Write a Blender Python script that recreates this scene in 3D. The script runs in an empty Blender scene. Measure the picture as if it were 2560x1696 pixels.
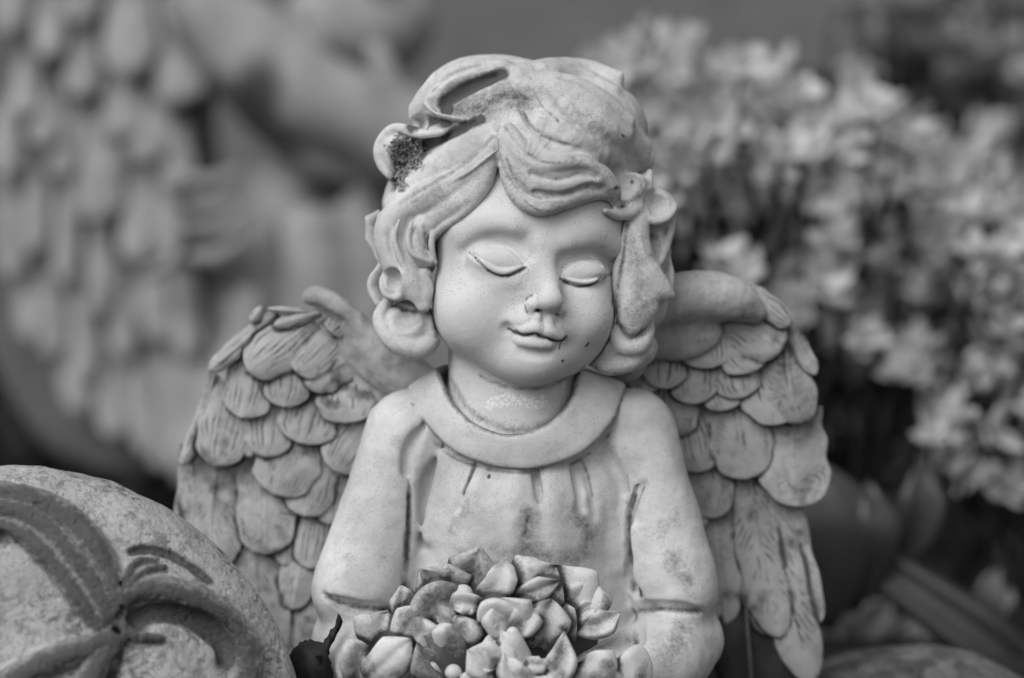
import bpy, math, random
import numpy as np
from mathutils import Vector

# ------------------------------------------------------------------ camera, sky, sun, exposure
sc = bpy.context.scene
S = 0.00014                      # metres per design unit
D = 6043.0                       # camera distance in design units
cam_d = bpy.data.cameras.new('camera'); cam = bpy.data.objects.new('camera', cam_d)
sc.collection.objects.link(cam); sc.camera = cam
cam.location = (0, -D * S, 0); cam.rotation_euler = (math.radians(90), 0, 0)
cam_d.sensor_width = 36; cam_d.lens = 36 * D / 2560
cam_d.clip_start = 0.02; cam_d.clip_end = 200
cam_d.dof.use_dof = True; cam_d.dof.focus_distance = (D - 215) * S
cam_d.dof.aperture_fstop = 4.0; cam_d.dof.aperture_blades = 0

SUN_EL, SUN_AZ = math.radians(42), math.radians(-34)   # azimuth: from the camera's side, to its left
w = bpy.data.worlds.new('World'); sc.world = w; w.use_nodes = True
nt = w.node_tree; nt.nodes.clear()
sky = nt.nodes.new('ShaderNodeTexSky'); sky.sky_type = 'NISHITA'; sky.sun_disc = False
sky.sun_elevation = SUN_EL; sky.sun_rotation = math.pi + SUN_AZ * -1
sky.air_density = 2.0; sky.dust_density = 4.0
bw = nt.nodes.new('ShaderNodeRGBToBW'); bg = nt.nodes.new('ShaderNodeBackground'); wo = nt.nodes.new('ShaderNodeOutputWorld')
bg.inputs['Strength'].default_value = 0.15
nt.links.new(sky.outputs[0], bw.inputs[0]); nt.links.new(bw.outputs[0], bg.inputs[0]); nt.links.new(bg.outputs[0], wo.inputs[0])
sl = bpy.data.lights.new('sun', 'SUN'); sl.energy = 1.15; sl.angle = math.radians(40)
sun = bpy.data.objects.new('sun', sl); sc.collection.objects.link(sun)
sdir = Vector((math.sin(SUN_AZ) * math.cos(SUN_EL), -math.cos(SUN_AZ) * math.cos(SUN_EL), math.sin(SUN_EL)))
sun.rotation_euler = sdir.to_track_quat('Z', 'Y').to_euler()
sc.view_settings.view_transform = 'Standard'; sc.view_settings.look = 'None'
sc.view_settings.gamma = 1; sc.view_settings.use_curve_mapping = False
sc.view_settings.exposure = -0.26
sc.cycles.max_bounces = 6
rng = np.random.default_rng(7); random.seed(7)

# ------------------------------------------------------------------ helpers
def P(px, py, y=0.0):
    """photo coordinates and depth -> design space (x right, y away, z up)"""
    k = 1 + y / D
    return np.array([(px - 1280) * k, y, (848 - py) * k], float)

def tag(o, label=None, cat=None, group=None, kind=None):
    if label: o['label'] = label
    if cat: o['category'] = cat
    if group: o['group'] = group
    if kind: o['kind'] = kind
    return o

def empty(name, loc=(0, 0, 0)):
    o = bpy.data.objects.new(name, None); o.empty_display_size = 0.02
    sc.collection.objects.link(o); o.location = np.array(loc, float) * S
    return o

def mesh_obj(name, V, F, mat, parent=None, dirt=None, smooth=True, origin=None):
    V = np.asarray(V, float)
    if origin is None: origin = V.mean(0)
    me = bpy.data.meshes.new(name)
    F = F if isinstance(F, np.ndarray) else [tuple(f) for f in F]
    if isinstance(F, np.ndarray):
        n, k = F.shape
        me.vertices.add(len(V)); me.vertices.foreach_set('co', ((V - origin) * S).ravel())
        me.loops.add(n * k); me.loops.foreach_set('vertex_index', F.ravel().astype(np.int32))
        me.polygons.add(n); me.polygons.foreach_set('loop_start', np.arange(0, n * k, k, dtype=np.int32))
        me.update(calc_edges=True)
    else:
        me.from_pydata([tuple(v) for v in (V - origin) * S], [], F)
        me.update()
    if smooth: me.polygons.foreach_set('use_smooth', np.ones(len(me.polygons), bool))
    a = me.attributes.new('dirt', 'FLOAT', 'POINT')
    if dirt is not None: a.data.foreach_set('value', np.asarray(dirt, np.float32))
    me.materials.append(mat)
    o = bpy.data.objects.new(name, me); sc.collection.objects.link(o)
    if parent is not None:
        o.parent = parent
        pl = parent.location.copy(); q = parent.parent
        while q is not None: pl += q.location; q = q.parent
        o.location = Vector(origin * S) - pl
    else: o.location = origin * S
    return o

def catmull(pts, n):
    pts = np.asarray(pts, float)
    if len(pts) == 2: return pts[0] + (pts[1] - pts[0]) * np.linspace(0, 1, n)[:, None]
    p = np.vstack([2 * pts[0] - pts[1], pts, 2 * pts[-1] - pts[-2]])
    t = np.linspace(0, len(pts) - 1 - 1e-6, n); i = t.astype(int); f = (t - i)[:, None]
    a, b, c, d = p[i], p[i + 1], p[i + 2], p[i + 3]
    return 0.5 * (2 * b + (c - a) * f + (2 * a - 5 * b + 4 * c - d) * f ** 2 + (3 * b - a - 3 * c + d) * f ** 3)

# small value noise
_perm = rng.random((32, 32, 32)).astype(np.float32)
def vnoise(p):
    p = np.asarray(p, np.float32); i = np.floor(p).astype(int); f = p - i; f = f * f * (3 - 2 * f)
    x0, y0, z0 = (i % 32).T; x1, y1, z1 = ((i + 1) % 32).T; fx, fy, fz = f.T
    g = _perm
    a = g[x0, y0, z0] * (1 - fx) + g[x1, y0, z0] * fx; b = g[x0, y1, z0] * (1 - fx) + g[x1, y1, z0] * fx
    c = g[x0, y0, z1] * (1 - fx) + g[x1, y0, z1] * fx; d = g[x0, y1, z1] * (1 - fx) + g[x1, y1, z1] * fx
    return ((a * (1 - fy) + b * fy) * (1 - fz) + (c * (1 - fy) + d * fy) * fz) * 2 - 1

# ------------------------------------------------------------------ implicit sculpting
class Sculpt:
    def __init__(s): s.ops = []
    def add(s, fn, lo, hi, k, mode='u'): s.ops.append((fn, np.array(lo, float) - k - 14, np.array(hi, float) + k + 14, k, mode)); return s
    def ev(s, p):
        if len(p) <= 8000: return s._ev(p)
        return np.concatenate([s._ev(p[i:i + 8000]) for i in range(0, len(p), 8000)])
    def _ev(s, p):
        d = np.full(len(p), 400.0, np.float32)
        plo, phi = p.min(0), p.max(0)
        for fn, lo, hi, k, mode in s.ops:
            if (phi < lo).any() or (plo > hi).any(): continue
            m = np.all((p > lo) & (p < hi), axis=1)
            if not m.any(): continue
            q = p[m]; b = fn(q).astype(np.float32); a = d[m]
            if mode == 'u':
                h = np.clip(0.5 + 0.5 * (a - b) / k, 0, 1); r = a + (b - a) * h - k * h * (1 - h)
            elif mode == 's':
                h = np.clip(0.5 - 0.5 * (a + b) / k, 0, 1); r = a + (-b - a) * h + k * h * (1 - h)
            else: r = a + b            # displacement
            d[m] = r
        return d
    def ell(s, c, r, k=40, mode='u', rz=0.0):
        """ellipsoid, r = (x, y, z), rz = roll in the picture plane (degrees, clockwise)"""
        c = np.asarray(c, float); r = np.asarray(r, float); a = math.radians(rz); ca, sa = math.cos(a), math.sin(a)
        def fn(p):
            q = p - c
            x = q[:, 0] * ca - q[:, 2] * sa; z = q[:, 0] * sa + q[:, 2] * ca
            q = np.stack([x, q[:, 1], z], 1)
            k0 = np.linalg.norm(q / r, axis=1) + 1e-6; k1 = np.linalg.norm(q / r ** 2, axis=1) + 1e-9
            return k0 * (k0 - 1) / k1
        R = r.max() if rz else r
        return s.add(fn, c - R, c + R, k, mode)
    def chain(s, pts, rad, k=10, mode='u', n=None):
        pts = np.asarray(pts, float); rad = np.broadcast_to(rad, (len(pts),)).astype(float)
        n = n or max(6, 4 * len(pts)); q = catmull(np.column_stack([pts, rad]), n); pp, rr = q[:, :3], np.maximum(q[:, 3], 0.5)
        def fn(p):
            best = np.full(len(p), 1e9)
            for i in range(n - 1):
                a = pp[i]; ab = pp[i + 1] - a; L = ab @ ab + 1e-9
                t = np.clip((p - a) @ ab / L, 0, 1)
                dd = np.linalg.norm(p - a - t[:, None] * ab, axis=1) - (rr[i] + (rr[i + 1] - rr[i]) * t)
                best = np.minimum(best, dd)
            return best
        R = rr.max()
        return s.add(fn, pp.min(0) - R, pp.max(0) + R, k, mode)
    def ribbon(s, pts, wid, thk, nrm, k=10, mode='u', n=None, groove=0, gamp=0.0, phase=0.0, twist=None):
        """lock of hair: elliptical section, width across, thickness along the outward normal"""
        pts = np.asarray(pts, float); m_ = len(pts)
        wid = np.broadcast_to(wid, (m_,)).astype(float); thk = np.broadcast_to(thk, (m_,)).astype(float)
        nrm = np.broadcast_to(nrm, (m_, 3)).astype(float)
        n = n or max(8, 5 * m_)
        q = catmull(np.column_stack([pts, wid, thk, nrm]), n)
        pp, ww, tt, nn = q[:, :3], np.maximum(q[:, 3], 2), np.maximum(q[:, 4], 2), q[:, 5:]
        def fn(p):
            best = np.full(len(p), 1e9)
            for i in range(n - 1):
                a = pp[i]; ab = pp[i + 1] - a; L = ab @ ab + 1e-9
                t0 = (p - a) @ ab / L; t = np.clip(t0, 0, 1)
                e = p - a - t[:, None] * ab
                tn = ab / math.sqrt(L); no = nn[i] + (nn[i + 1] - nn[i]) * 0.5; no = no - (no @ tn) * tn; no /= np.linalg.norm(no) + 1e-9
                si = np.cross(tn, no)
                W = ww[i] + (ww[i + 1] - ww[i]) * t; T = tt[i] + (tt[i + 1] - tt[i]) * t
                x = e @ si; y = e @ no; z = e @ tn
                if groove:
                    T = T * (1 + gamp * np.cos(groove * x / W * math.pi + phase)); 
                u, v = x / W, y / T; zz = z / np.minimum(W, T)
                k0 = np.sqrt(u * u + v * v + zz * zz) + 1e-6
                k1 = np.sqrt((u / W) ** 2 + (v / T) ** 2 + (zz / np.minimum(W, T)) ** 2) + 1e-9
                best = np.minimum(best, k0 * (k0 - 1) / k1)
            return best
        R = max(ww.max(), tt.max())
        return s.add(fn, pp.min(0) - R, pp.max(0) + R, k, mode)
    def surf(s, px, py, y0=-700, y1=500):
        """depth of the surface met by the view ray through each photo point"""
        px = np.atleast_1d(px).astype(float); py = np.atleast_1d(py).astype(float)
        ys = np.arange(y0, y1, 6.0)
        K = 1 + ys / D
        pts = np.stack([np.outer(px - 1280, K), np.broadcast_to(ys, (len(px), len(ys))), np.outer(848 - py, K)], -1)
        d = s.ev(pts.reshape(-1, 3)).reshape(len(px), -1)
        hit = d < 0; i = np.where(hit.any(1), hit.argmax(1), len(ys) - 1); j = np.maximum(i - 1, 0); r = np.arange(len(px))
        a, b = d[r, j], d[r, i]; f = np.clip(a / (a - b + 1e-6), 0, 1)
        y = ys[j] + 6 * f
        miss = ~hit.any(1)
        if miss.any():          # a ray past the outline: the depth at which it passes closest
            y[miss] = ys[d.argmin(1)[miss]] + 10
        return y
    def on(s, pts, off=0.0):
        """photo points [(px,py[,off])] seated on the surface"""
        pts = np.asarray(pts, float); o = pts[:, 2] if pts.shape[1] > 2 else np.zeros(len(pts))
        y = s.surf(pts[:, 0], pts[:, 1]) + o + off
        return np.array([P(a, b, c) for (a, b), c in zip(pts[:, :2], y)])
    def grad(s, p, e=1.5):
        g = np.zeros((len(p), 3))
        for t in ((1, -1, -1), (-1, -1, 1), (-1, 1, -1), (1, 1, 1)):
            t = np.array(t, float); g += t * s.ev(p + e * t)[:, None]
        return g / (4 * e)
    def mesh(s, lo, hi, vox, sub=1, iters=2):
        lo = np.asarray(lo, float); hi = np.asarray(hi, float)
        n = np.ceil((hi - lo) / vox).astype(int) + 1
        ax = [lo[i] + vox * np.arange(n[i]) for i in range(3)]
        # coarse pass: only blocks near the surface are evaluated finely
        d = np.full(tuple(n), 400, np.float32); B = 8
        bl = [np.arange(0, n[i], B) for i in range(3)]
        bi = np.array(np.meshgrid(*bl, indexing='ij')).reshape(3, -1).T
        cen = lo + (bi + B / 2) * vox
        dc = s.ev(cen); near = np.abs(dc) < B * vox * 1.6
        for b, dd in zip(bi[~near], dc[~near]): d[b[0]:b[0] + B, b[1]:b[1] + B, b[2]:b[2] + B] = dd
        idx = np.array(np.meshgrid(*[np.arange(B)] * 3, indexing='ij')).reshape(3, -1).T
        ii = (bi[near][:, None, :] + idx[None]).reshape(-1, 3); ii = ii[np.all(ii < n, 1)]
        for c in range(0, len(ii), 400000):
            q = ii[c:c + 400000]; d[q[:, 0], q[:, 1], q[:, 2]] = s.ev(lo + q * vox)
        ins = d < 0
        # surface nets
        c = [ins[i:n[0] - 1 + i, j:n[1] - 1 + j, k:n[2] - 1 + k] for i in (0, 1) for j in (0, 1) for k in (0, 1)]
        sm = sum(x.astype(np.int8) for x in c); act = (sm > 0) & (sm < 8)
        cells = np.argwhere(act); cb_ = cells // 16; cells = cells[np.lexsort((cb_[:, 2], cb_[:, 1], cb_[:, 0]))]; vid = -np.ones(act.shape, np.int64); vid[tuple(cells.T)] = np.arange(len(cells))
        acc = np.zeros((len(cells), 3)); cnt = np.zeros(len(cells))
        cor = [(i, j, k) for i in (0, 1) for j in (0, 1) for k in (0, 1)]
        for a in range(8):
            for b in range(a + 1, 8):
                ca, cb = np.array(cor[a]), np.array(cor[b])
                if abs(ca - cb).sum() != 1: continue
                da = d[tuple((cells + ca).T)]; db = d[tuple((cells + cb).T)]
                m = (da < 0) != (db < 0); t = np.where(m, da / (da - db + 1e-12), 0)[:, None]
                acc += np.where(m[:, None], ca + t * (cb - ca), 0); cnt += m
        V = lo + (cells + acc / cnt[:, None]) * vox
        F = []
        for a in range(3):
            u, v = (a + 1) % 3, (a + 2) % 3
            sl0 = [slice(None)] * 3; sl1 = [slice(None)] * 3
            sl0[a] = slice(0, n[a] - 1); sl1[a] = slice(1, n[a])
            e = ins[tuple(sl0)] != ins[tuple(sl1)]
            E = np.argwhere(e); E = E[(E[:, u] > 0) & (E[:, v] > 0) & (E[:, u] < n[u] - 1) & (E[:, v] < n[v] - 1)]
            fl = ins[tuple(E.T)]
            def at(du, dv):
                q = E.copy(); q[:, u] -= du; q[:, v] -= dv; return vid[tuple(q.T)]
            q = np.stack([at(1, 1), at(0, 1), at(0, 0), at(1, 0)], 1)
            q[~fl] = q[~fl][:, ::-1]; F.append(q)
        F = np.vstack(F); F = F[(F >= 0).all(1)]
        def project(V, F, lim, iters):
            for _ in range(iters):
                nr = vnormals(V, F); st = -s.ev(V)
                V = V + np.clip(st, -lim, lim)[:, None] * nr
            return V
        V = project(V, F, vox * 0.5, 2)
        for _ in range(sub):
            V, F = quad_subdiv(V, F)
        if sub: V = project(V, F, vox * 0.35, 2)
        return V, F

def vnormals(V, F):
    fn = np.cross(V[F[:, 2]] - V[F[:, 0]], V[F[:, 3]] - V[F[:, 1]])
    n = np.zeros_like(V)
    for i in range(3):
        n[:, i] = sum(np.bincount(F[:, j], fn[:, i], len(V)) for j in range(4))
    return n / (np.linalg.norm(n, axis=1, keepdims=True) + 1e-12)

def quad_subdiv(V, F):
    E = np.stack([F, np.roll(F, -1, 1)], -1).reshape(-1, 2); Es = np.sort(E, 1)
    key = Es[:, 0] * (len(V) + 1) + Es[:, 1]; uq, inv = np.unique(key, return_inverse=True)
    a = uq // (len(V) + 1); b = uq % (len(V) + 1)
    nv = len(V); em = (V[a] + V[b]) / 2; fc = V[F].mean(1)
    V2 = np.vstack([V, em, fc]); ei = nv + inv.reshape(-1, 4); ci = nv + len(em) + np.arange(len(F))
    Q = [np.stack([F[:, i], ei[:, i], ci, ei[:, (i + 3) % 4]], 1) for i in range(4)]
    return V2, np.vstack(Q)

def stroke_mask(V, strokes):
    """dirt along hand-placed strokes: [(points3d, radius, strength)]"""
    m = np.zeros(len(V))
    for pts, r, st in strokes:
        pts = catmull(pts, max(6, 5 * len(pts)))
        lo, hi = pts.min(0) - r, pts.max(0) + r
        k = np.all((V > lo) & (V < hi), 1)
        if not k.any(): continue
        q = V[k]; best = np.full(len(q), 1e9)
        for i in range(len(pts) - 1):
            a = pts[i]; ab = pts[i + 1] - a; t = np.clip((q - a) @ ab / (ab @ ab + 1e-9), 0, 1)
            best = np.minimum(best, np.linalg.norm(q - a - t[:, None] * ab, axis=1))
        m[k] = np.maximum(m[k], st * np.clip(1 - best / r, 0, 1) ** 1.0)
    return m

# ------------------------------------------------------------------ materials
def nodes_of(name):
    m = bpy.data.materials.new(name); m.use_nodes = True; t = m.node_tree; b = t.nodes['Principled BSDF']
    return m, t, b
def noise(t, scale, detail=4, rough=0.55, vec=None, dist=0.0):
    n = t.nodes.new('ShaderNodeTexNoise'); n.inputs['Scale'].default_value = scale
    n.inputs['Detail'].default_value = detail; n.inputs['Roughness'].default_value = rough; n.inputs['Distortion'].default_value = dist
    if vec is not None: t.links.new(vec, n.inputs['Vector'])
    return n.outputs['Fac']
def ramp(t, src, stops):
    r = t.nodes.new('ShaderNodeValToRGB'); e = r.color_ramp.elements
    while len(e) > 1: e.remove(e[-1])
    e[0].position = stops[0][0]; e[0].color = (*[stops[0][1]] * 3, 1)
    for p, v in stops[1:]:
        x = e.new(p); x.color = (v, v, v, 1)
    t.links.new(src, r.inputs[0]); return r.outputs[0]
def mth(t, op, a, b=None, clamp=False):
    n = t.nodes.new('ShaderNodeMath'); n.operation = op; n.use_clamp = clamp
    for i, x in enumerate((a, b)):
        if x is None: continue
        if isinstance(x, (int, float)): n.inputs[i].default_value = x
        else: t.links.new(x, n.inputs[i])
    return n.outputs[0]
def mixv(t, f, a, b):
    """a + f (b - a) on values"""
    n = t.nodes.new('ShaderNodeMix'); n.data_type = 'FLOAT'
    for s_, x in ((0, f), (2, a), (3, b)):
        if isinstance(x, (int, float)): n.inputs[s_].default_value = x
        else: t.links.new(x, n.inputs[s_])
    return n.outputs[0]
def objvec(t, world=True):
    if world: return t.nodes.new('ShaderNodeNewGeometry').outputs['Position']
    return t.nodes.new('ShaderNodeTexCoord').outputs['Object']

def stone(name, base=0.6, dirtcol=0.05, speck=1.0, mott=0.15, crust=False, gran=0.0, bump=0.25, rough=0.7, sss=0.0, stain=0.0, grain=1.0, stream=None):
    m, t, b = nodes_of(name); v = objvec(t)
    col = noise(t, 45, 5, 0.6, v); col = ramp(t, col, [(0.3, base * (1 - mott)), (0.7, base * (1 + mott * 0.5))])
    # weathering blotches
    bl = noise(t, 90, 6, 0.7, v); bl = ramp(t, bl, [(0.56, 0), (0.74, 1)])
    col = mixv(t, mth(t, 'MULTIPLY', bl, 0.25 * mott / 0.15), col, base * 0.5)
    # pin-point pores
    vo = t.nodes.new('ShaderNodeTexVoronoi'); vo.inputs['Scale'].default_value = 820; t.links.new(v, vo.inputs['Vector'])
    sp = ramp(t, vo.outputs['Distance'], [(0.1, 1), (0.26, 0)])
    sel = t.nodes.new('ShaderNodeTexWhiteNoise'); t.links.new(vo.outputs['Color'], sel.inputs['Vector'])
    sel = mth(t, 'GREATER_THAN', sel.outputs['Value'], 0.62)
    cl = ramp(t, noise(t, 60, 3, 0.6, v), [(0.36, 0.15), (0.62, 1)])
    sp = mth(t, 'MULTIPLY', mth(t, 'MULTIPLY', sp, sel), mth(t, 'MULTIPLY', cl, 0.42 * speck), True)
    col = mixv(t, sp, col, base * 0.22)
    # fine pin pricks, in drifts
    v2 = t.nodes.new('ShaderNodeTexVoronoi'); v2.inputs['Scale'].default_value = 1250; t.links.new(v, v2.inputs['Vector'])
    f2 = mth(t, 'MULTIPLY', ramp(t, v2.outputs['Distance'], [(0.1, 1), (0.34, 0)]), ramp(t, noise(t, 75, 4, 0.7, v), [(0.46, 0), (0.62, 0.6)]))
    col = mixv(t, mth(t, 'MULTIPLY', f2, speck, True), col, base * 0.35)
    if gran:
        da = t.nodes.new('ShaderNodeAttribute'); da.attribute_name = 'dirt'; smooth_ = ramp(t, da.outputs['Fac'], [(.2, 1), (.45, .15)])
        gr_ = ramp(t, noise(t, 210, 7, 0.8, v, 0.8), [(0.5, 0), (0.57, 1)]); gr2 = ramp(t, noise(t, 60, 3, 0.6, v), [(0.35, 0.35), (0.6, 1)])
        col = mixv(t, mth(t, 'MULTIPLY', mth(t, 'MULTIPLY', gr_, gr2), mth(t, 'MULTIPLY', smooth_, gran)), col, base * 0.34)
    if crust:
        ca = t.nodes.new('ShaderNodeAttribute'); ca.attribute_name = 'crust'
        vc = t.nodes.new('ShaderNodeTexVoronoi'); vc.feature = 'DISTANCE_TO_EDGE'; vc.inputs['Scale'].default_value = 520; t.links.new(v, vc.inputs['Vector'])
        cr = mth(t, 'MULTIPLY', ramp(t, vc.outputs['Distance'], [(0.06, 0), (0.12, 1)]), ramp(t, mth(t, 'ADD', noise(t, 260, 4, .7, v), mth(t, 'SUBTRACT', ca.outputs['Fac'], .55)), [(0.48, 0), (0.54, 1)]))
        cr = mth(t, 'MULTIPLY', cr, mth(t, 'GREATER_THAN', ca.outputs['Fac'], 0.02))
        col = mixv(t, mth(t, 'MULTIPLY', cr, .75), col, 0.88)
    at = t.nodes.new('ShaderNodeAttribute'); at.attribute_name = 'dirt'
    gn = noise(t, 560, 6, 0.8, v); gl = noise(t, 170, 4, 0.65, v)
    dn = mth(t, 'ADD', mth(t, 'MULTIPLY', at.outputs['Fac'], 1.5), mth(t, 'MULTIPLY', mth(t, 'SUBTRACT', mth(t, 'ADD', gn, mth(t, 'MULTIPLY', gl, 0.5)), 0.75), 1.5))
    dm = mth(t, 'MULTIPLY', ramp(t, dn, [(0.2, 0), (1.05, 1)]), ramp(t, at.outputs['Fac'], [(0.0, 0), (0.22, 1)]))
    col = mixv(t, mth(t, 'MULTIPLY', dm, 0.9), col, dirtcol)
    t.links.new(col, b.inputs['Base Color'])
    b.inputs['Roughness'].default_value = rough
    b.inputs['Specular IOR Level'].default_value = 0.25
    if sss:
        b.inputs['Subsurface Weight'].default_value = sss; b.inputs['Subsurface Radius'].default_value = (1, 1, 1)
        b.inputs['Subsurface Scale'].default_value = 0.0025
    bp = t.nodes.new('ShaderNodeBump'); bp.inputs['Strength'].default_value = bump; bp.inputs['Distance'].default_value = 0.0006
    h = mth(t, 'SUBTRACT', mth(t, 'ADD', noise(t, 700, 3, 0.6, v), mth(t, 'MULTIPLY', noise(t, 160, 3, 0.6, v), 1.2)), mth(t, 'MULTIPLY', sp, 1.5))
    t.links.new(h, bp.inputs['Height']); t.links.new(bp.outputs[0], b.inputs['Normal'])
    return m
M_ANGEL = stone('weathered_marble', 0.68, 0.035, speck=1.25, mott=.17)
M_HEAD = stone('weathered_marble_crusted', 0.69, 0.035, speck=1.35, mott=.17, crust=True)
M_HAIR = stone('weathered_marble_hair', 0.66, 0.035, speck=1.5, mott=.34, gran=.28, bump=.4)
M_ROBE = stone('weathered_marble_robe', 0.67, 0.04, speck=1.4, mott=.3, gran=.16)
M_WING = stone('wing_marble', 0.48, 0.03, mott=0.42, speck=.8, gran=.3)
# ------------------------------------------------------------------ the angel: head with face and neck
angel = empty('angel_statue', P(1300, 1750, 0))
tag(angel, 'pale weathered stone cherub with closed eyes, curly hair and wings holding a bouquet of flowers', 'statue')

H = Sculpt()
H.ell(P(1312, 470, 40), (235, 240, 265), 60)
H.ell(P(1318, 690, -25), (222, 208, 262), 60)
H.ell(P(1335, 560, -60), (222, 178, 170), 60)          # forehead
H.ell(P(1205, 775, -70), (118, 128, 125), 55)          # cheeks
H.ell(P(1425, 790, -85), (102, 122, 125), 55)
H.ell(P(1322, 880, -120), (130, 108, 82), 45)          # jaw
H.ell(P(1335, 905, -190), (58, 45, 46), 50)            # chin
HB = Sculpt(); HB.ops = list(H.ops)                     # base surface on which the features are seated
def f(pts, off=0.0): return HB.on(pts, off)
# eye sockets
H.chain(f([(1160, 628), (1196, 606), (1245, 596), (1290, 604), (1326, 636)], -4), [8, 18, 25, 24, 16], 30, 's')
H.chain(f([(1388, 672), (1405, 650), (1445, 634), (1495, 636), (1532, 660)], -3), [16, 22, 24, 20, 10], 28, 's')
# brow ridges
H.chain(f([(1165, 582), (1220, 556), (1285, 562)], 24), [14, 24, 20], 50)
H.chain(f([(1420, 604), (1470, 594), (1525, 615)], 22), [20, 22, 12], 50)
# lids over the eyeballs
H.ell(f([(1244, 656)], 38)[0], (72, 52, 42), 18, rz=13)
H.ell(f([(1455, 684)], 33)[0], (60, 46, 39), 18, rz=-2)
rimL = [(1178, 629), (1202, 645), (1232, 660), (1262, 667), (1290, 666), (1309, 661)]
rimR = [(1408, 690), (1428, 695), (1452, 699), (1480, 697), (1508, 687)]
lowL = [(1182, 638), (1204, 656), (1228, 672), (1256, 681), (1284, 677), (1308, 667)]
lowR = [(1408, 697), (1430, 705), (1460, 708), (1486, 702), (1512, 688)]
HE = Sculpt(); HE.ops = list(H.ops)
H.chain(HE.on(lowL, -1), [3, 6, 8, 9, 7, 4], 5)
H.chain(HE.on(lowR, -1), [4, 7, 8, 7, 3], 5)
H.chain(HE.on(rimL, -3), [1.5, 2.2, 2.6, 2.6, 2.2, 1.5], 3, 's')
H.chain(HE.on(rimR, -3), [1.5, 2.4, 2.6, 2.4, 1.5], 3, 's')
lashL = [(1172, 630), (1198, 656), (1220, 675), (1248, 688), (1271, 689), (1294, 680), (1312, 670)]
lashR = [(1400, 697), (1418, 708), (1442, 716), (1467, 715), (1488, 708), (1513, 693), (1540, 680)]
creL = [(1178, 626), (1200, 617), (1240, 613), (1270, 618), (1292, 634), (1312, 656)]
creR = [(1398, 702), (1401, 682), (1412, 667), (1432, 653), (1462, 646), (1490, 650), (1503, 662)]
H.chain(HE.on(lashL, -3), [1, 2.4, 3.6, 4.4, 4.4, 4.6, 3.2], 10, 's')
H.chain(HE.on(lashR, -3), [3.5, 5, 5, 4.4, 3.5, 2.2, 1.2], 10, 's')
H.chain(HE.on(creR, 0), [4, 6, 6, 6, 5, 5, 3], 7, 's')
H.chain(HE.on(creL, 1), [1, 2, 3, 4, 4, 3], 12, 's')
# lower lids and tear bags
H.chain(f([(1195, 682), (1238, 708), (1290, 704)], 12), [8, 13, 10], 24)
H.chain(f([(1420, 734), (1465, 742), (1510, 722)], 12), [8, 12, 7], 22)
# nose
H.chain(f([(1354, 615, 26), (1366, 670, 10), (1374, 718, -12), (1376, 746, -38)]), [26, 23, 23, 25], 32)
H.ell(f([(1373, 755)], -36)[0], (33, 28, 22), 14)
H.ell(f([(1337, 763)], -14)[0], (24, 27, 20), 7)
H.ell(f([(1398, 776)], -14)[0], (15, 20, 13), 7)
H.chain(f([(1376, 762, -32), (1374, 786, -8)]), [15, 9], 9)
H.chain(f([(1343, 779, -34), (1350, 772, -8)]), [8, 8], 4, 's')
H.chain(f([(1393, 792, -30), (1390, 784, -8)]), [7, 7], 4, 's')
H.chain(f([(1333, 736), (1318, 746), (1311, 762), (1315, 777), (1326, 786)], -7), [3, 6, 7, 6, 3], 5, 's')
# cheek apples and the fold towards the mouth corner
H.ell(f([(1200, 795)], 44)[0], (96, 66, 84), 50)
H.ell(f([(1462, 790)], 48)[0], (60, 56, 62), 40)
# muzzle, lips
H.ell(f([(1342, 812)], 20)[0], (86, 58, 40), 26, rz=10)
HL = Sculpt(); HL.ops = list(H.ops)
def fl(p, o=0): return HL.on(p, o)
H.chain(fl([(1361, 792), (1359, 810)], -5), [6, 5], 12, 's')
H.chain(fl([(1345, 796), (1342, 814)], 2), [8, 7], 10)
H.chain(fl([(1376, 796), (1376, 816)], 2), [8, 7], 10)
H.chain(fl([(1280, 824), (1308, 826), (1338, 821), (1358, 828), (1374, 830), (1396, 841), (1410, 842)], 3), [5, 12, 16, 13, 16, 13, 6], 6)
H.chain(fl([(1292, 850), (1312, 856), (1338, 860), (1362, 862), (1376, 860)], 2), [9, 19, 22, 20, 11], 8)
mouth = [(1270, 821), (1288, 830), (1310, 838), (1338, 834), (1352, 842), (1369, 845), (1383, 851), (1402, 852), (1416, 842)]
H.chain(fl(mouth, -8), [7, 5.5, 5, 4.5, 5, 4.5, 5, 4.5, 3.5], 5, 's')
H.ell(fl([(1266, 823)], -4)[0], (10, 12, 12), 14, 's')
H.chain(fl([(1300, 880), (1335, 887), (1372, 886)], -8), [7, 10, 7], 16, 's')
# neck
H.chain([P(1285, 880, 20), P(1278, 990, 10), P(1272, 1120, 20)], [165, 160, 175], 22)
H.add(lambda p: 1.4 * vnoise(p / 55.0), P(1000, 1200, -400), P(1650, 200, 300), 0, 'd')

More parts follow.
